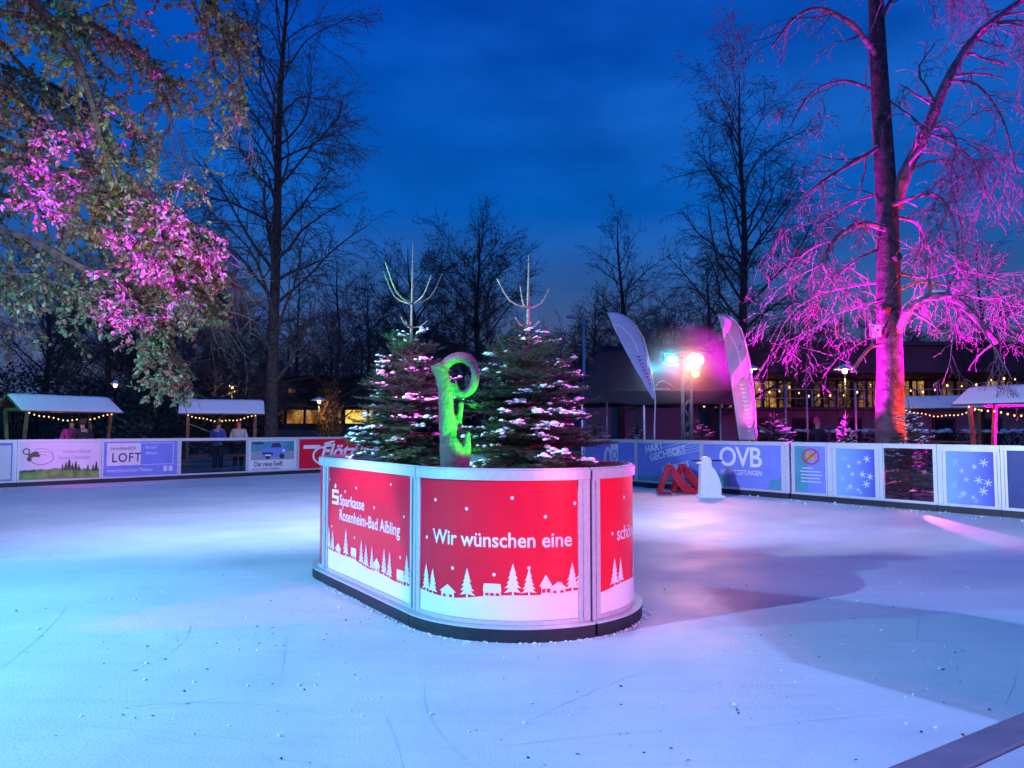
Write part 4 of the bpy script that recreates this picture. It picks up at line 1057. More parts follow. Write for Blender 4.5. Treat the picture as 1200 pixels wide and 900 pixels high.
def stage_light(label, px, py, w, h, lens, rnd_):
    c = at(px, py, TY-.35)
    t = thing('stage_light', label, 'stage light', c, 'stage lights on the truss tower')
    q = MB(); d = (Vector((-.5, 9, 1))-c).normalized(); x = d.cross(Vector((0, 0, 1))).normalized(); u = x.cross(d)
    def ring_(r, k): return [c+x*(w*r*math.cos(2*math.pi*i/20)*(1 if rnd_ else 1))+u*(h*r*math.sin(2*math.pi*i/20))-d*k for i in range(20)]
    A, B, C = ring_(1.12, -.0), ring_(1.1, .22), ring_(.6, .32); q.add(A+B+C, [(i, (i+1) % 20, 20+(i+1) % 20, 20+i) for i in range(20)]+[(20+i, 20+(i+1) % 20, 40+(i+1) % 20, 40+i) for i in range(20)]+[tuple(40+i for i in range(20))])
    bd = q.build('lamp_housing', M['black'], t, True)
    q = MB(); q.add(ring_(1.0, .03), [tuple(range(20))]); ln_ = q.build('lens', lens, t)
    q = MB(); q.add(ring_(.62, .02), [tuple(range(20))]); q.build('lamp_core', M['core'], ln_)
    q = MB(); q.tube([c-d*.15+x*(w*1.15), c-d*.15+x*(w*1.15)+u*(h+.06), c-d*.15-x*(w*1.15)+u*(h+.06), c-d*.15-x*(w*1.15)], .012, 6); q.build('yoke', M['black'], t)
    return c, d
LC = stage_light('oval cyan stage light, left of the three on the tower', 787, 421, .20, .12, lamp_mat('cyan_lens', (.0, .75, .85), 1.3), False)
LO = stage_light('round white-orange stage light, top right of the three on the tower', 818, 422, .15, .15, lamp_mat('orange_lens', (1, .5, .18), 1.6), True)
LYe = stage_light('small yellow stage light below the white-orange one', 815, 438.5, .12, .1, lamp_mat('yellow_lens', (1, .42, .01), 1.4), True)
# made-up scattering volume that imitates lens bloom round the three lights
fc = at(803, 428, TY-.35); q = MB(); prof_ = [(math.sin(math.pi*i/14)+.001, -math.cos(math.pi*i/14)) for i in range(15)]
q.lathe([(r*1.5, z*1.15) for r, z in prof_], fc, 24, 1, .55)
fm = bpy.data.materials.new('bloom_volume'); fm.use_nodes = True; fN, fL = fm.node_tree.nodes, fm.node_tree.links
fN.remove(fN['Principled BSDF']); fv = fN.new('ShaderNodeVolumePrincipled'); fv.inputs['Color'].default_value = (.95, .95, .95, 1)
tcf = fN.new('ShaderNodeTexCoord'); mpf = fN.new('ShaderNodeMapping'); mpf.inputs['Location'].default_value = (-1, -1, -1); mpf.inputs['Scale'].default_value = (2, 2, 2)
gf = fN.new('ShaderNodeTexGradient'); gf.gradient_type = 'SPHERICAL'; mf = fN.new('ShaderNodeMath'); mf.operation = 'MULTIPLY'; mf.inputs[1].default_value = .55
fL.new(tcf.outputs['Generated'], mpf.inputs[0]); fL.new(mpf.outputs[0], gf.inputs[0]); fL.new(gf.outputs['Fac'], mf.inputs[0]); fL.new(mf.outputs[0], fv.inputs['Density'])
fL.new(fv.outputs[0], fN['Material Output'].inputs['Volume'])
tag(q.build('bloom_volume', fm), 'made-up volume imitating lens bloom round the three coloured lights', 'lens bloom', kind='stuff')
# ---------------------------------------------------------------- roofed standing-table stalls
def stall(label, loc, rz, L=2.75, W=1.55, ez=2.0, rz_=2.48, bulbs=18, group='snow-roofed wooden stalls round the rink'):
    t = thing('wooden_stall', label, 'stall', loc, group, rz, local=True)
    q = MB()
    for s in (-1, 1):
        a0 = Vector((-L/2, 0, rz_)); b0 = Vector((L/2, 0, rz_)); n = Vector((0, s*(rz_-ez), W/2)).normalized()
        e0, e1 = Vector((-L/2, s*W/2, ez)), Vector((L/2, s*W/2, ez)); th = n*-.035
        q.add([a0, b0, e1, e0, a0+th, b0+th, e1+th, e0+th], [(0, 1, 2, 3), (7, 6, 5, 4), (0, 3, 7, 4), (1, 5, 6, 2), (3, 2, 6, 7)])
    rf = q.build('roof', M['wood'], t)
    q = MB(); r_ = random.Random(len(label)); nx, ny = 26, 8
    vs = []
    for j in range(-ny, ny+1):
        for i in range(nx+1):
            x = -L/2+.02+(L-.04)*i/nx; f = abs(j)/ny; y = j/ny*(W/2-.01); z = rz_-(rz_-ez)*f
            edge = 0 if (i in (0, nx) or abs(j) == ny) else 1
            vs.append(Vector((x, y, z+.012+edge*(.022+.014*r_.random()))))
    w = nx+1; q.add(vs, [(j*w+i, j*w+i+1, (j+1)*w+i+1, (j+1)*w+i) for j in range(2*ny) for i in range(nx)])
    q.build('roof_snow', M['snow'], rf, True)
    for sx in (-1, 1):
        for sy in (-1, 1):
            q = MB(); q.beam((sx*(L/2-.3), sy*.28, 0), (sx*(L/2-.3), sy*(W/2-.22), ez+.02), .09, .07, Vector((1, 0, 0))); q.build('post', M['wood'], t)
        q = MB(); q.beam((sx*(L/2-.3), -W/2+.2, ez+.06), (sx*(L/2-.3), W/2-.2, ez+.06), .07, .09); q.build('cross_beam', M['wood'], t)
    q = MB(); q.box((0, 0, 1.06), (L-.5, .62, .05)); q.box((0, 0, .55), (L-.9, .06, .1)); q.build('standing_table', M['wood'], t, bevel=.01)
    # string of bulbs under the front eave
    q = MB(); pts = []
    for i in range(bulbs+1):
        f = i/bulbs; pts.append(Vector((-L/2+.32+(L-.64)*f, -W/2+.16, ez-.03-.2*math.sin(f*math.pi)-.02*math.sin(f*19))))
    q.tube(pts, .006, 4); cb = q.build('light_cable', M['black'], t)
    for p in pts:
        q = MB(); q.lathe([(.004, -.045), (.017, -.035), (.02, -.018), (.012, .0)], p, 8); q.build('bulb', M['bulb'], cb, True)
    return t
def ps(px, Y): return (at(px, 500, Y).x, Y, 0)
GS = 'snow-roofed wooden stalls round the rink'
stall('snow-roofed wooden stall at the far left with teal-lit gable and string of bulbs', ps(70, 23.6), R(62), 3.2)
stall('snow-roofed wooden stall beside the slender tall tree, seen from its long side', ps(260, 27), R(21), 2.8)
stall('snow-roofed wooden stall with orange-lit posts at the right edge', ps(1222, 16.4), R(-57), 3.0, 1.6, 2.03, 2.42)
stall('low snow-roofed stall between the big pink-lit tree and the right-edge stall', ps(1104, 25.5), R(-29), 2.7, 1.6, 2.15, 2.55)
# ---------------------------------------------------------------- buildings
def long_building():
    Y = 44.0; z = lambda py: at(600, py, Y).z
    x = lambda px: at(px, 500, Y).x
    x0, x1 = x(846), x(1420)
    t = thing('long_building', 'long low building with dark fascia and warmly lit window row behind the pink tree', 'building', ((x0+x1)/2, Y+6, 0))
    zb, zt = z(478), z(438)
    q = MB(); q.box(((x0+x1)/2, Y+6, (zb-.15)/2), (x1-x0, 12, zb-.15)); q.build('lower_wall', M['wall'], t)
    q = MB(); q.box(((x(690)+x0)/2-.02, Y+7, z(474)/2), (x0-x(690)-.04, 9, z(474))); an = q.build('low_wing', M['wall'], t)
    q = MB(); q.box(((x(690)+x0)/2-.02, Y+7, z(474)+.1), (x0-x(690)+.3, 9.6, .18)); q.build('wing_roof', M['snow'], an)
    q = MB(); q.box(((x0+x1)/2, Y+5.6, (zt+z(408))/2), (x1-x0+1.5, 13.4, z(408)-zt)); q.build('fascia', M['roofd'], t)
    q = MB(); q.box(((x0+x1)/2, Y+5.5, z(408)+.12), (x1-x0+2, 14, .2)); q.build('roof_edge', M['roofd'], t)
    q = MB(); q.box(((x0+x1)/2, Y+8, (zb+zt)/2), (x1-x0-1, 7, zt-zb-.05)); q.build('upper_wall', M['dwall'], t)
    q = MB(); q.box(((x0+x1)/2, Y+.2, zb-.07), (x1-x0+.6, 3.4, .14)); q.build('terrace_slab', M['dwall'], t)
    n = 30; w = (x1-x0)/n; r_ = random.Random(4)
    for i in range(n):
        a = x0+w*i
        f = MB(); yy = Y+4.42
        for px_, pw in ((a+.09, .16), (a+w*.5, .06)): f.box((px_, yy, (zb+zt)/2), (pw, .12, zt-zb-.06))
        f.box((a+w/2, yy, zb+.06), (w-.2, .1, .1)); f.box((a+w/2, yy, zt-.1), (w-.2, .1, .12))
        fr = f.build('window', M['dwall'], t)
        g = MB(); g.quad((a+.17, yy+.02, zb+.1), (a+w-.01, yy+.02, zb+.1), (a+w-.01, yy+.02, zt-.15), (a+.17, yy+.02, zt-.15)); g.build('pane', M['room'] if r_.random() < .62 else M['roomd'], fr)
    for i in range(9):        # dark door and window openings of the ground floor
        a = x0+2+i*(x1-x0-4)/9
        f = MB(); f.box((a, Y-.04, 1.05), (1.3, .1, 2.1)); fr = f.build('door', M['dwall'], t)
        g = MB(); g.box((a, Y-.1, 1.15), (1.0, .03, 1.6)); g.build('pane', M['black'], fr)
    r = MB(); 
    for i in range(20): r.box((x0+.4+(x1-x0-.8)*i/19, Y-1.3, zb+.5), (.06, .06, 1.0))
    r.box(((x0+x1)/2, Y-1.3, zb+1.0), (x1-x0, .07, .05)); r.box(((x0+x1)/2, Y-1.3, zb+.5), (x1-x0, .03, .03)); r.build('railing', M['alu'], t)
long_building()
def left_building():
    Y = 52.0; z = lambda py: at(600, py, Y).z; x = lambda px: at(px, 500, Y).x
    x0, x1 = x(290), x(470)
    t = thing('dark_building', 'dark two-storey building with glowing yellow ground-floor windows, behind the red boards', 'building', ((x0+x1)/2, Y+5, 0))
    za, zb, zc = z(497), z(478), z(446)
    q = MB(); q.box(((x0+x1)/2, Y+5, (zb+zc)/2+.1), (x1-x0, 10, zc-zb-.1)); q.build('upper_storey', M['dwall'], t)
    q = MB(); q.box(((x0+x1)/2, Y+5.2, za/2), (x1-x0, 10, za)); q.build('plinth', M['dwall'], t)
    q = MB(); q.box(((x0+x1)/2, Y+6, (za+zb)/2), (x1-x0, 8, zb-za)); q.build('ground_floor_wall', M['dwall'], t)
    q = MB(); q.box(((x0+x1)/2, Y+4.6, zc+.15), (x1-x0+.8, 11, .25)); q.build('roof', M['black'], t)
    for a, b, mt in ((326, 348, 'room'), (349, 371, 'room'), (372, 394, 'room'), (397, 425, 'roomy'), (426, 432, 'roomy'), (300, 324, 'roomd')):
        f = MB(); f.box(((x(a)+x(b))/2, Y+1.9, (za+zb)/2), (x(b)-x(a), .2, zb-za)); fr = f.build('window', M['dwall'], t)
        g = MB(); yy = Y+1.78; g.quad((x(a)+.06, yy, za+.06), (x(b)-.06, yy, za+.06), (x(b)-.06, yy, zb-.1), (x(a)+.06, yy, zb-.1)); g.build('pane', M[mt], fr)
    for a in (343, 355):
        f = MB(); f.box((x(a), Y-.05, z(458)), (.75, .1, .42)); fr = f.build('window', M['dwall'], t)
        g = MB(); g.box((x(a), Y-.12, z(458)), (.55, .03, .26)); g.build('pane', M['roomd'], fr)
left_building()
def hut():
    """unlit low hut on the far left whose wall closes the view behind the first stall"""
    Y = 40; x = lambda px: at(px, 500, Y).x
    t = thing('dark_shed', 'dark low shed behind the two left-hand stalls', 'shed', (x(120), Y+2, 0))
    q = MB(); q.box((x(120), Y+2, 1.1), (x(190)-x(40), 4, 2.2)); q.build('wall', M['dwall'], t)
    q = MB(); q.box((x(120), Y+2, 2.3), (x(190)-x(40)+.6, 4.6, .2)); q.build('roof', M['black'], t)
hut()
# ---------------------------------------------------------------- lamps
M['lamp_w'] = lamp_mat('warm_lamp', (1, .78, .45), 5)
def park_lamp(label, px, py, Y, disc_=True, r=.32):
    c = at(px, py, Y)
    t = thing('park_lamp', label, 'street lamp', (c.x, Y, 0), 'lit park lamps')
    q = MB(); q.tube([Vector((c.x, Y, 0)), Vector((c.x, Y, 1)), Vector((c.x, Y, c.z-.12))], [.06, .045, .035], 8); q.build('post', M['black'], t, True)
    q = MB(); q.lathe([(.03, .22), (.06, .2), (r, .06), (r*1.02, .03), (r*.98, .035), (.05, .15)], c, 16); q.build('lamp_shade', M['white'], t, True)
    q = MB(); q.lathe([(.03, -.12), (.075, -.09), (.085, .0), (.06, .08), (.03, .1)], c, 10); q.build('lamp_globe', M['lamp_w'], t, True)
    return c
PL = [park_lamp('disc-shaded park lamp just left of the big pink-lit tree', 990, 434, 26, r=.36), park_lamp('disc-shaded park lamp right of the pink flag', 879, 434, 27, r=.34),
      park_lamp('disc-shaded park lamp in front of the yellow-windowed building', 374, 470, 40, r=.4), park_lamp('small park lamp between the two left stalls', 135, 451, 36, r=.18), park_lamp('park lamp above the second left stall', 272, 453, 40, r=.2)]
c = at(684, 372, 36)
t = thing('tall_street_light', 'tall unlit street light pole with short arm, seen above the left end of the tent', 'street light', (c.x, 36, 0))
q = MB(); q.tube([Vector((c.x, 36, 0)), Vector((c.x, 36, 3)), c], [.1, .08, .06], 8); q.build('pole', M['alu'], t, True)
q = MB(); q.tube([c-Vector((0, 0, .03)), at(678, 369, 36), at(672, 370, 36)], .04, 6); hd = q.build('arm', M['alu'], t, True)
q = MB(); q.lathe([(.06, -.1), (.22, -.06), (.24, .02), (.1, .1)], at(671, 371, 36), 12, 1.3, .7); q.build('lamp_head', M['alu'], hd, True)
# bulbs strung in front of the long building
def bulb_string(label, pts, sag, n, Y):
    P = [at(*p) for p in pts]
    t = thing('string_lights', label, 'string lights', P[0], 'strings of warm bulbs')
    q = MB(); allp = []
    for a, b in zip(P[:-1], P[1:]):
        for i in range(n):
            f = i/n; allp.append(a.lerp(b, f)-Vector((0, 0, sag*4*f*(1-f))))
    allp.append(P[-1]); q.tube(allp, .008, 4); cb = q.build('cable', M['black'], t)
    for i, p in enumerate(allp):
        if i % 2 == 1:
            q = MB(); k_ = (.55, .7, .62, .8)[i//2 % 4]; q.lathe([(.01*k_, -.17*k_), (.05*k_, -.14*k_), (.062*k_, -.09*k_), (.04*k_, -.03*k_), (.015*k_, 0)], p, 8); q.build('bulb', M['bulb'], cb, True)
bulb_string('string of warm bulbs in front of the long building, left of the big pink-lit tree', [(884, 452, 36), (925, 452, 36), (965, 460, 35), (1020, 450, 35)], .25, 7, 36)
bulb_string('string of warm bulbs in front of the long building, right of the big pink-lit tree', [(1060, 455, 36), (1110, 450, 36), (1170, 440, 35), (1215, 436, 35)], .2, 7, 36)
bulb_string('string of warm bulbs under the tent, in front of the long building', [(800, 470, 34), (850, 468, 34), (884, 456, 34)], .2, 6, 34)
def post_set():
    for px, lab in ((945, 'thin metal post left of the disc-shaded lamp, in front of the long building'), (1002, 'thin metal post right of the disc-shaded lamp, in front of the long building'), (920, 'thin metal post behind the broad snowy young fir')):
        c = at(px, 452, 35); t = thing('metal_post', lab, 'post', (c.x, 35, 0), 'posts carrying the bulb strings')
        q = MB(); q.tube([Vector((c.x, 35, 0)), c], .05, 8); q.build('pole', M['alu'], t, True)
        q = MB(); q.lathe([(.07, 0), (.07, .05), (.03, .1)], c, 8); q.build('cap', M['alu'], t, True)
post_set()
# ---------------------------------------------------------------- bird box on the trunk
c = at(1027, 389, Y6-.42)
t = thing('bird_box', 'pale wooden bird box on the trunk of the big pink-lit tree', 'bird box', c)
q = MB(); q.box(c, (.17, .16, .24)); q.build('box_body', M['flagl'], t, bevel=.006)
q = MB(); q.add([c+Vector((-.12, -.14, .12)), c+Vector((.12, -.14, .12)), c+Vector((.12, .1, .18)), c+Vector((-.12, .1, .18)), c+Vector((-.12, -.14, .15)), c+Vector((.12, -.14, .15)), c+Vector((.12, .1, .21)), c+Vector((-.12, .1, .21))], [(3, 2, 1, 0), (4, 5, 6, 7), (0, 1, 5, 4), (1, 2, 6, 5), (2, 3, 7, 6), (3, 0, 4, 7)]); q.build('lid', M['snow'], t)
q = MB(); q.add([c+Vector((.025*math.cos(i*.628), -.083, .03+.025*math.sin(i*.628))) for i in range(10)], [tuple(range(10))]); q.build('entrance_hole', M['black'], t)
# ---------------------------------------------------------------- people at the stalls
def skin_obj(name, pts, edges, rads, m, parent, lv=1):
    me = bpy.data.meshes.new(name); me.from_pydata(pts, edges, []); o = bpy.data.objects.new(name, me); COL.objects.link(o); o.parent = parent
    me.materials.append(m)
    s = o.modifiers.new('skin', 'SKIN'); s.use_smooth_shade = True
    for v, r in zip(me.skin_vertices[0].data, rads): v.radius = r if isinstance(r, tuple) else (r, r)
    me.skin_vertices[0].data[0].use_root = True
    u = o.modifiers.new('subdivision', 'SUBSURF'); u.levels = lv; u.render_levels = lv
    return o
def person(label, loc, rz, jacket, trousers, hair, hat=None, arm=.35):
    t = thing('person', label, 'person', loc, 'people at the stalls', rz, local=True)
    B = [(0, 0, .95), (0, 0, 1.2), (0, .01, 1.42), (0, 0, 1.5), (0, -.015, 1.57), (0, -.02, 1.68), (0, -.01, 1.76),
         (.1, 0, .88), (.11, -.02, .48), (.11, .02, .08), (.11, -.14, .04), (-.1, 0, .88), (-.11, -.02, .48), (-.11, .02, .08), (-.11, -.14, .04),
         (.19, .01, 1.41), (.25, .02, 1.15), (.2, -.22*arm*2, 1.05), (.17, -.26*arm*2-.05, 1.06), (-.19, .01, 1.41), (-.25, .02, 1.15), (-.2, -.22*arm*2, 1.05), (-.17, -.26*arm*2-.05, 1.06)]
    E = [(0, 1), (1, 2), (2, 3), (3, 4), (4, 5), (5, 6), (0, 7), (7, 8), (8, 9), (9, 10), (0, 11), (11, 12), (12, 13), (13, 14), (2, 15), (15, 16), (16, 17), (17, 18), (2, 19), (19, 20), (20, 21), (21, 22)]
    rr_ = [(.15, .11), (.14, .1), (.15, .1), .06, .07, (.085, .095), .06, .085, .06, .045, .035, .085, .06, .045, .035, .065, .045, .035, .03, .065, .045, .035, .03]
    skin_obj('body', B, E, rr_, M['skin'], t)
    J = [(0, 0, .88), (0, 0, 1.15), (0, .01, 1.4), (0, 0, 1.49), (.2, .01, 1.41), (.27, .02, 1.15), (.21, -.2*arm*2, 1.06), (-.2, .01, 1.41), (-.27, .02, 1.15), (-.21, -.2*arm*2, 1.06)]
    skin_obj('jacket', J, [(0, 1), (1, 2), (2, 3), (2, 4), (4, 5), (5, 6), (2, 7), (7, 8), (8, 9)], [(.2, .15), (.2, .15), (.2, .14), .085, .09, .075, .06, .09, .075, .06], jacket, t)
    skin_obj('trousers', [(0, 0, .92), (.1, 0, .85), (.11, -.02, .48), (.11, .02, .12), (-.1, 0, .85), (-.11, -.02, .48), (-.11, .02, .12)], [(0, 1), (1, 2), (2, 3), (0, 4), (4, 5), (5, 6)], [(.17, .13), .11, .085, .07, .11, .085, .07], trousers, t)
    q = MB(); q.lathe([(.02, .125), (.07, .11), (.1, .06), (.108, .0), (.1, -.05), (.09, -.07)], Vector((0, .018, 1.69)), 14, .95, 1.05)
    if hat: q.lathe([(.035, .05), (.045, .02), (.03, -.01)], Vector((0, .018, 1.81)), 8)
    q.build('hat' if hat else 'hair', hat or hair, t, True)
M['pinkj'] = mat('pink_jacket', (.65, .03, .25), .7, 0, .1); M['bluej'] = mat('blue_jacket', (.05, .09, .32), .7, 0, .1); M['dark'] = mat('dark_cloth', (.03, .03, .04), .8, 0, .2)
M['hairb'] = mat('brown_hair', (.06, .035, .02), .6, 0, .2); M['whitej'] = mat('pale_jacket', (.55, .5, .52), .7, 0, .1); M['pinkh'] = mat('pink_hat', (.7, .05, .2), .8, 0, .1)
person('person in a pink jacket standing under the far left stall', ps(84, 24.3), .6, M['pinkj'], M['dark'], M['hairb'])
person('person in a dark coat beside the pink jacket under the far left stall', ps(97, 23.4), -2.2, M['dark'], M['dark'], M['hairb'])
person('person in a blue jacket seen from behind under the second left stall', ps(256, 26.4), 2.9, M['bluej'], M['dark'], M['hairb'])
person('person in pale jacket and pink hat at the second left stall', ps(280, 27.6), .2, M['whitej'], M['dark'], M['hairb'], M['pinkh'])
person('person with a pink hat behind the prohibition sign board', ps(958, 22.5), .4, M['dark'], M['dark'], M['hairb'], M['pinkh'])
# ---------------------------------------------------------------- parked car beyond the red boards
Yc = 36; cx = at(352, 505, Yc).x
t = thing('parked_car', 'dark parked car behind the white car-advert board, roof just showing', 'car', (cx, Yc, 0), None, R(8), local=True)
q = MB()
prof = [(-2.1, .35), (2.1, .35), (2.15, .6), (2.05, .82), (1.2, .93), (.55, 1.4), (-.9, 1.43), (-1.75, 1.0), (-2.15, .9)]
q.prism(prof, lambda u, v, d: Vector((u, d*(1-.18*max(0, v-.85)/.58), v)), -.85, .85); bd = q.build('body', M['dark'], t, bevel=.06)
q = MB()
for s in (-1, 1): q.prism([(1.08, .95), (.5, 1.34), (-.86, 1.37), (-1.5, 1.0)], lambda u, v, d: Vector((u, s*(.862*(1-.18*max(0, v-.85)/.58))+d, v)), -.006, .006)
q.build('side_window', M['black'], bd)
for sx in (-1.3, 1.3):
    for sy in (-.8, .8):
        q = MB(); q.tube([Vector((sx, sy-.1, .33)), Vector((sx, sy+.1, .33))], .33, 20); w = q.build('wheel', M['rubber'], t, True)
        q = MB(); q.tube([Vector((sx, sy-.108, .33)), Vector((sx, sy+.108, .33))], .2, 14); q.build('rim', M['alu'], w)
for sy in (-.6, .6):
    q = MB(); q.box((-2.13, sy, .72), (.06, .3, .14)); q.build('headlight', M['white'], t, bevel=.02)
# ---------------------------------------------------------------- bushes and the dark wood behind
M['bush'] = leaf_mat('dark_evergreen_leaves', [(.012, .02, .016), (.02, .03, .02), (.03, .035, .025)], .15)
M['bushw'] = leaf_mat('brown_hornbeam_leaves', [(.3, .13, .04), (.36, .2, .06), (.22, .1, .04)], .3)
def bush_geo(q, c, rx, ry, rz, n, r_, s=.12):
    for i in range(n):
        v = Vector((r_.gauss(0, 1), r_.gauss(0, 1), r_.gauss(0, 1))).normalized(); k = (.55+.45*r_.random()**.5)*(1+.22*noise.noise(v*2.3+Vector(c)))
        p = Vector(c)+Vector((v.x*rx*k, v.y*ry*k, max(-c[2]+.03, v.z*rz*k)))
        a = Vector((r_.gauss(0, 1), r_.gauss(0, 1), r_.gauss(0, 1))).normalized()*s*r_.uniform(.6, 1.4); b = a.cross(v+Vector((.1, .2, .3))).normalized()*s*.5
        q.quad(p-a, p+b, p+a, p-b)
r_ = random.Random(12)
q = MB()
for i in range(34):
    px = -160+i*19+r_.uniform(-6, 6); Y = r_.uniform(58, 66); c = at(px, 500, Y); h = r_.uniform(3.0, 6.0)
    bush_geo(q, (c.x, Y, h*.45), r_.uniform(1.8, 3), 2, h*.55, 420, r_, .3)
for i in range(26):
    px = 470+i*32; Y = r_.uniform(66, 74); c = at(px, 500, Y); h = r_.uniform(3.5, 6)
    bush_geo(q, (c.x, Y, h*.45), r_.uniform(2, 3.2), 2, h*.55, 320, r_, .34)
tag(q.build('treeline', M['bush']), 'dark far-off evergreen belt closing the park behind the bare trees', 'trees', kind='stuff')
def bush(label, px, Y, w, h, m, n, s=.1, group='shrubs in the park'):
    c = at(px, 500, Y); t = thing('shrub', label, 'shrub', (c.x, Y, 0), group)
    q = MB(); bush_geo(q, (c.x, Y, h*.52), w/2, w/2, h*.5, n, r_, s); q.build('crown', m, t)
    q = MB()
    for k in range(6): q.tube([Vector((c.x, Y, 0)), Vector((c.x+r_.uniform(-.3, .3)*w, Y+r_.uniform(-.3, .3)*w, h*.7))], [.05, .015], 5)
    q.build('stems', M['bark'], t)
bush('lamp-lit orange-brown young tree beside the park lamp at the yellow-windowed building', 386, 41, 1.5, 4.2, M['bushw'], 1000, .1)
bush('lamp-lit yellowish shrub above the second left stall', 273, 42, 1.6, 4.0, M['bushw'], 700, .1)
for px, Y, w, h, lab in ((165, 31, 3.4, 3.2, 'dark evergreen shrub between the two left stalls'), (215, 37, 3.6, 4.2, 'tall dark evergreen shrub left of the second stall roof'), (20, 36, 4, 4.5, 'tall dark evergreen shrub behind the far left stall'), (110, 33, 3.0, 3.6, 'dark evergreen shrub behind the right end of the far left stall'),
                        (300, 43, 3, 3.2, 'dark evergreen shrub behind the slender tall trunk')):
    bush(lab, px, Y, w, h, M['bush'], 1500, .12)
h = thing('clipped_hedge', 'long dark hedge topped with snow in front of the long building', 'hedge', (at(1040, 500, 30).x, 30.5, 0))
q = MB(); c0, c1 = at(890, 500, 31), at(1250, 500, 29.5)
for i in range(60):
    p = c0.lerp(c1, i/59); bush_geo(q, (p.x, p.y, .62), .42, .5, .8, 110, r_, .07)
q.build('foliage', M['bush'], h)
q = MB()
for i in range(150):
    p = c0.lerp(c1, r_.random()); q.blob((p.x, p.y+r_.uniform(-.3, .3), 1.38+r_.uniform(-.05, .05)), r_.uniform(.08, .2), r_, .4, .3)
q.build('snow_cap', M['snow'], h, True)
# unseen stall added right of the camera to throw the corner of shade
stall('snow-roofed wooden stall outside the rink to the right of the viewer', (5.99, -.05, 0), R(-55.6), 2.9, 1.1, 2.25, 2.6, 12)
# ---------------------------------------------------------------- dusk sky
W_ = bpy.data.worlds.new('World'); SC.world = W_; W_.use_nodes = True
nt = W_.node_tree; N, L = nt.nodes, nt.links; bg = N['Background']
tc = N.new('ShaderNodeTexCoord'); sx = N.new('ShaderNodeSeparateXYZ'); L.new(tc.outputs['Generated'], sx.inputs[0])
rp_ = N.new('ShaderNodeValToRGB'); e = rp_.color_ramp.elements
for p, c in ((.0, (.05, .05, .09)), (.10, (.045, .058, .125)), (.18, (.016, .062, .20)), (.27, (.001, .066, .31)), (.5, (.0, .042, .30)), (.9, (.0, .03, .22))):
    k = e.new(p) if p not in (0.0,) else e[0]
    k.position = p; k.color = (*c, 1)
e.remove(e[-1]) if len(e) > 6 and e[-1].position == 1 else None
L.new(sx.outputs['Z'], rp_.inputs[0])
mp = N.new('ShaderNodeMapping'); mp.inputs['Scale'].default_value = (1.6, 1.6, 4.2); mp.inputs['Location'].default_value = (.3, .2, .4); L.new(tc.outputs['Generated'], mp.inputs[0])
cn = N.new('ShaderNodeTexNoise'); cn.inputs['Scale'].default_value = 1.7; cn.inputs['Detail'].default_value = 5; cn.inputs['Roughness'].default_value = .5; L.new(mp.outputs[0], cn.inputs['Vector'])
mr = N.new('ShaderNodeMapRange'); mr.inputs['From Min'].default_value = .42; mr.inputs['From Max'].default_value = .74; mr.inputs['To Max'].default_value = .34; L.new(cn.outputs['Fac'], mr.inputs['Value'])
mx = N.new('ShaderNodeMix'); mx.data_type = 'RGBA'; mx.inputs['B'].default_value = (.012, .10, .36, 1); L.new(mr.outputs['Result'], mx.inputs['Factor']); L.new(rp_.outputs[0], mx.inputs['A'])
cn2 = N.new('ShaderNodeTexNoise'); cn2.inputs['Scale'].default_value = 3.4; cn2.inputs['Detail'].default_value = 6; L.new(mp.outputs[0], cn2.inputs['Vector'])
mr2 = N.new('ShaderNodeMapRange'); mr2.inputs['From Min'].default_value = .3; mr2.inputs['From Max'].default_value = .7; mr2.inputs['To Min'].default_value = .84; mr2.inputs['To Max'].default_value = 1.16; L.new(cn2.outputs['Fac'], mr2.inputs['Value'])
ml = N.new('ShaderNodeMix'); ml.data_type = 'RGBA'; ml.blend_type = 'MULTIPLY'; ml.inputs['Factor'].default_value = 1; L.new(mx.outputs['Result'], ml.inputs['A']); L.new(mr2.outputs['Result'], ml.inputs['B'])
L.new(ml.outputs['Result'], bg.inputs['Color']); bg.inputs['Strength'].default_value = 1.55
# ---------------------------------------------------------------- coloured floodlights of the rink
def spot(name, loc, aim, col, power, ang, blend=.4, size=.08):
    l = bpy.data.lights.new(name, 'SPOT'); l.color = col; l.energy = power; l.spot_size = R(ang); l.spot_blend = blend; l.shadow_soft_size = size
    o = bpy.data.objects.new(name, l); COL.objects.link(o); o.location = loc
    o.rotation_euler = (Vector(aim)-Vector(loc)).to_track_quat('-Z', 'Y').to_euler()
    return o
def point(name, loc, col, power, size=.05):
    l = bpy.data.lights.new(name, 'POINT'); l.color = col; l.energy = power; l.shadow_soft_size = size
    o = bpy.data.objects.new(name, l); COL.objects.link(o); o.location = loc; return o
spot('flood_blue', (-9, .3, 6), (-1, 5, 0), (.24, .49, 1), 7000, 94, .6, .06)
spot('flood_lilac', (7.5, -3.2, 4.4), (.7, 5.4, 0), (.27, .4, 1), 4300, 78, .7, .03)
spot('flood_rose', (7.33, -3.33, 4.4), (.7, 5.4, 0), (1, .08, .3), 500, 78, .7, .03)
spot('flood_cyan', (-8.5, 3.5, 3.5), (-3.6, 6.4, 0), (.05, .85, 1), 1900, 84, .8, .1)
spot('flood_magenta_low', (-6.5, 4.2, .9), (-1.4, 6.9, .40), (1, .0, .9), 620, 19, .3, .05)
spot('fill_red_front', (5.2, -1.0, 2.4), (.6, 5.7, .78), (1, .05, .06), 2300, 15, .7, .1)  # added light that only saturates the red front panel
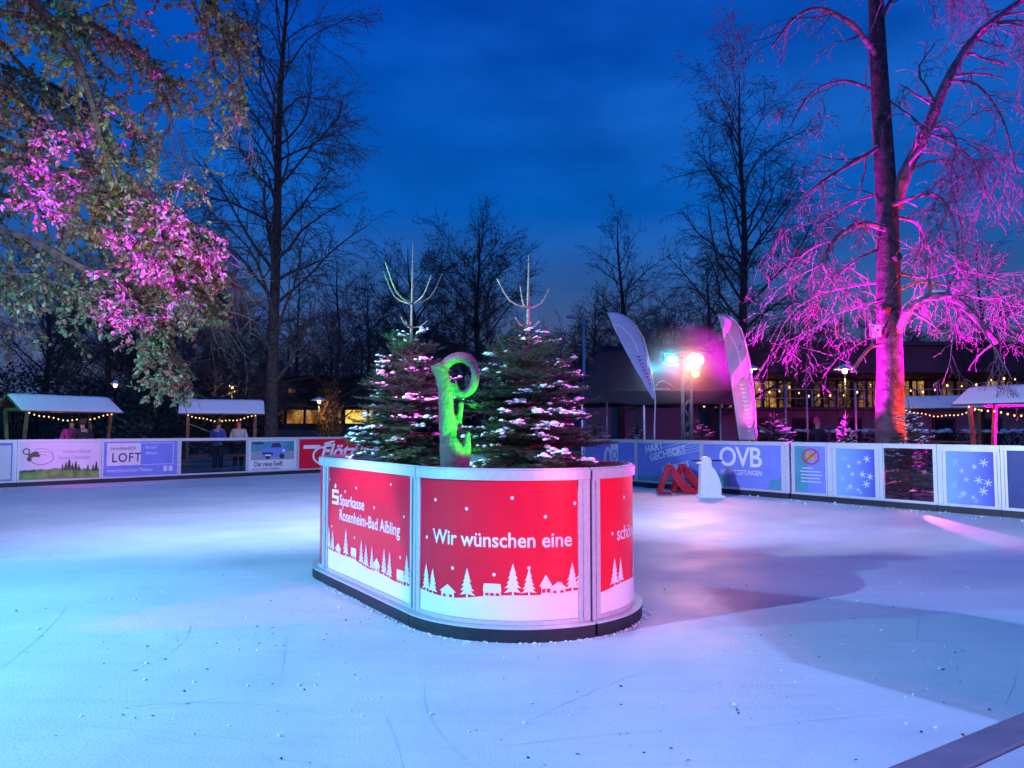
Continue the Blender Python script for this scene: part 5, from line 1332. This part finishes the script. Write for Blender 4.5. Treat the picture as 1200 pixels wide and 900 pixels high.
# island up-lights: green on the carving, magenta and white on the firs
spot('uplight_green', (.18, 5.62, 1.0), (-.56, 6.25, 1.75), (.01, 1, .01), 950, 33, .4, .03)
spot('spot_fir_magenta_front', (.9, 2.0, 4.0), (-1.0, 7.6, 1.85), (1, .0, .8), 4800, 9.5, .6, .06)
spot('spot_fir_magenta_right', (5.5, 6.0, 3.0), (.6, 6.8, 1.7), (1, .0, .65), 3400, 24, .6, .06)
spot('spot_fir_white_left', (-6.0, 4.5, 4.0), (-.5, 7.2, 1.9), (.6, .98, .95), 2400, 26, .6, .06)
# big tree
def tx(px, py, dy): return at(px, py, Y6+dy)
spot('uplight_tree_magenta', (base.x-2.2, Y6+.45, .3), tx(975, 160, 0), (.95, .0, .95), 13000, 95, .5, .05)
spot('uplight_tree_magenta_right', (base.x+3.0, Y6-1.2, .3), tx(1125, 180, -.6), (.95, .0, .9), 13000, 88, .5, .05)
spot('uplight_tree_orange', (base.x+1.15, Y6-.95, .1), tx(1048, 425, .0), (1, .06, .01), 5200, 46, .6, .04)
bm_ = spot('beam_on_ice', (7.5, 15.1, .66), (7.08, 12.1, 0), (1, .12, .55), 4200, 19, .5, .02)
bm_.scale = (1, 1, 1)
point('snow_glow', (7.75, 15.15, .55), (1, .06, .25), 22)
# leafy boughs
spot('uplight_leaves_magenta', (-5.6, 5.2, .6), at(222, 280, 8.4), (.42, .0, 1), 18000, 19, .7, .05)
spot('uplight_leaves_magenta_small', (-5.8, 5.4, .6), at(78, 195, 8.6), (.36, .0, 1), 17000, 12.5, .7, .05)
spot('flood_leaves_white', (-5.5, 2.0, 1.2), at(50, 330, 8.4), (.8, 1, .7), 650, 50, .8, .08)
spot('flood_leaves_pink', (-1.5, 3.0, .8), at(220, 70, 9.4), (1, .3, .24), 1300, 46, .7, .08)
# left boards: magenta patch, bluish rest
spot('flood_boards_magenta', (-11.0, 17.0, 2.0), LR.pt(2.5, .9), (1, .0, .8), 300, 60, .8, .05)
spot('fill_boards_left', (1, 9.5, 7.0), (-6.5, 17, 0), (.5, .62, 1), 5600, 92, .7, .08)  # added fill to brighten the left boards and back-left ice
spot('flood_stall_teal', (-15.6, 18.5, 3.2), (at(20, 480, 23).x, 23, 2), (.05, .9, .7), 400, 40, .7, .05)
# stage lights on the truss: they light the rink; added points imitate their halo
spot('stage_cyan', LC[0]+LC[1]*.06, LC[0]+LC[1], (.05, .8, 1), 130, 100, .7, .08)
spot('stage_orange', LO[0]+LO[1]*.06, LO[0]+LO[1], (1, .3, .3), 800, 100, .7, .08)
point('roof_halo_cyan', Vector((LC[0].x-.1, 21.75, LC[0].z+.02)), (.05, .8, 1), 36)
point('glow_cyan', LC[0]+LC[1]*.12, (.02, .7, 1), 46, .06)
point('glow_orange', LO[0]+LO[1]*.12, (1, .16, .06), 34, .06)
point('glow_yellow', LYe[0]+LYe[1]*.12, (1, .35, .02), 12, .05)
point('roof_halo_orange', Vector((LO[0].x+.2, 21.7, LO[0].z-.02)), (1, .14, .03), 170)  # added point by the tent roof, no fixture there
point('roof_halo_magenta', Vector((LO[0].x-.25, 21.75, LO[0].z+.1)), (1, 0, .6), 40)
spot('tent_magenta', (5.6, 20.62, .4), (5.5, 21.0, 2.35), (1, 0, .6), 380, 80, .6, .05)
spot('flag_pink', (6.7, 17.6, .3), at(866, 440, 19.2), (1, .14, .36), 420, 40, .7, .04)
spot('boards_right_lilac', (-2.5, 9.0, 4.0), RR.pt(5, .6), (.56, .54, .95), 3800, 60, .8, .08)
spot('building_magenta', (16, 30, .3), (17, 44, 5), (1, .0, .45), 2000, 120, .7, .1)
for i, c in enumerate(PL): point('park_lamp_light', c-Vector((0, .0, .25)), (1, .7, .35), 160 if i < 3 else 80)
for px, Y in ((70, 22.8), (260, 26.4), (1190, 17)): point('stall_bulbs_light', at(px, 490, Y), (1, .6, .25), 3)
# ---------------------------------------------------------------- render settings
SC.render.engine = 'CYCLES'
SC.cycles.use_denoising = True
try: SC.cycles.denoiser = 'OPENIMAGEDENOISE'
except Exception: pass
SC.cycles.max_bounces = 6; SC.cycles.diffuse_bounces = 2; SC.cycles.glossy_bounces = 2; SC.cycles.transparent_max_bounces = 8; SC.cycles.transmission_bounces = 2
SC.cycles.sample_clamp_indirect = 4; SC.cycles.caustics_reflective = False; SC.cycles.caustics_refractive = False
vs_ = SC.view_settings; vs_.view_transform = 'Standard'; vs_.look = 'None'; vs_.exposure = 0; vs_.gamma = 1; vs_.use_curve_mapping = False
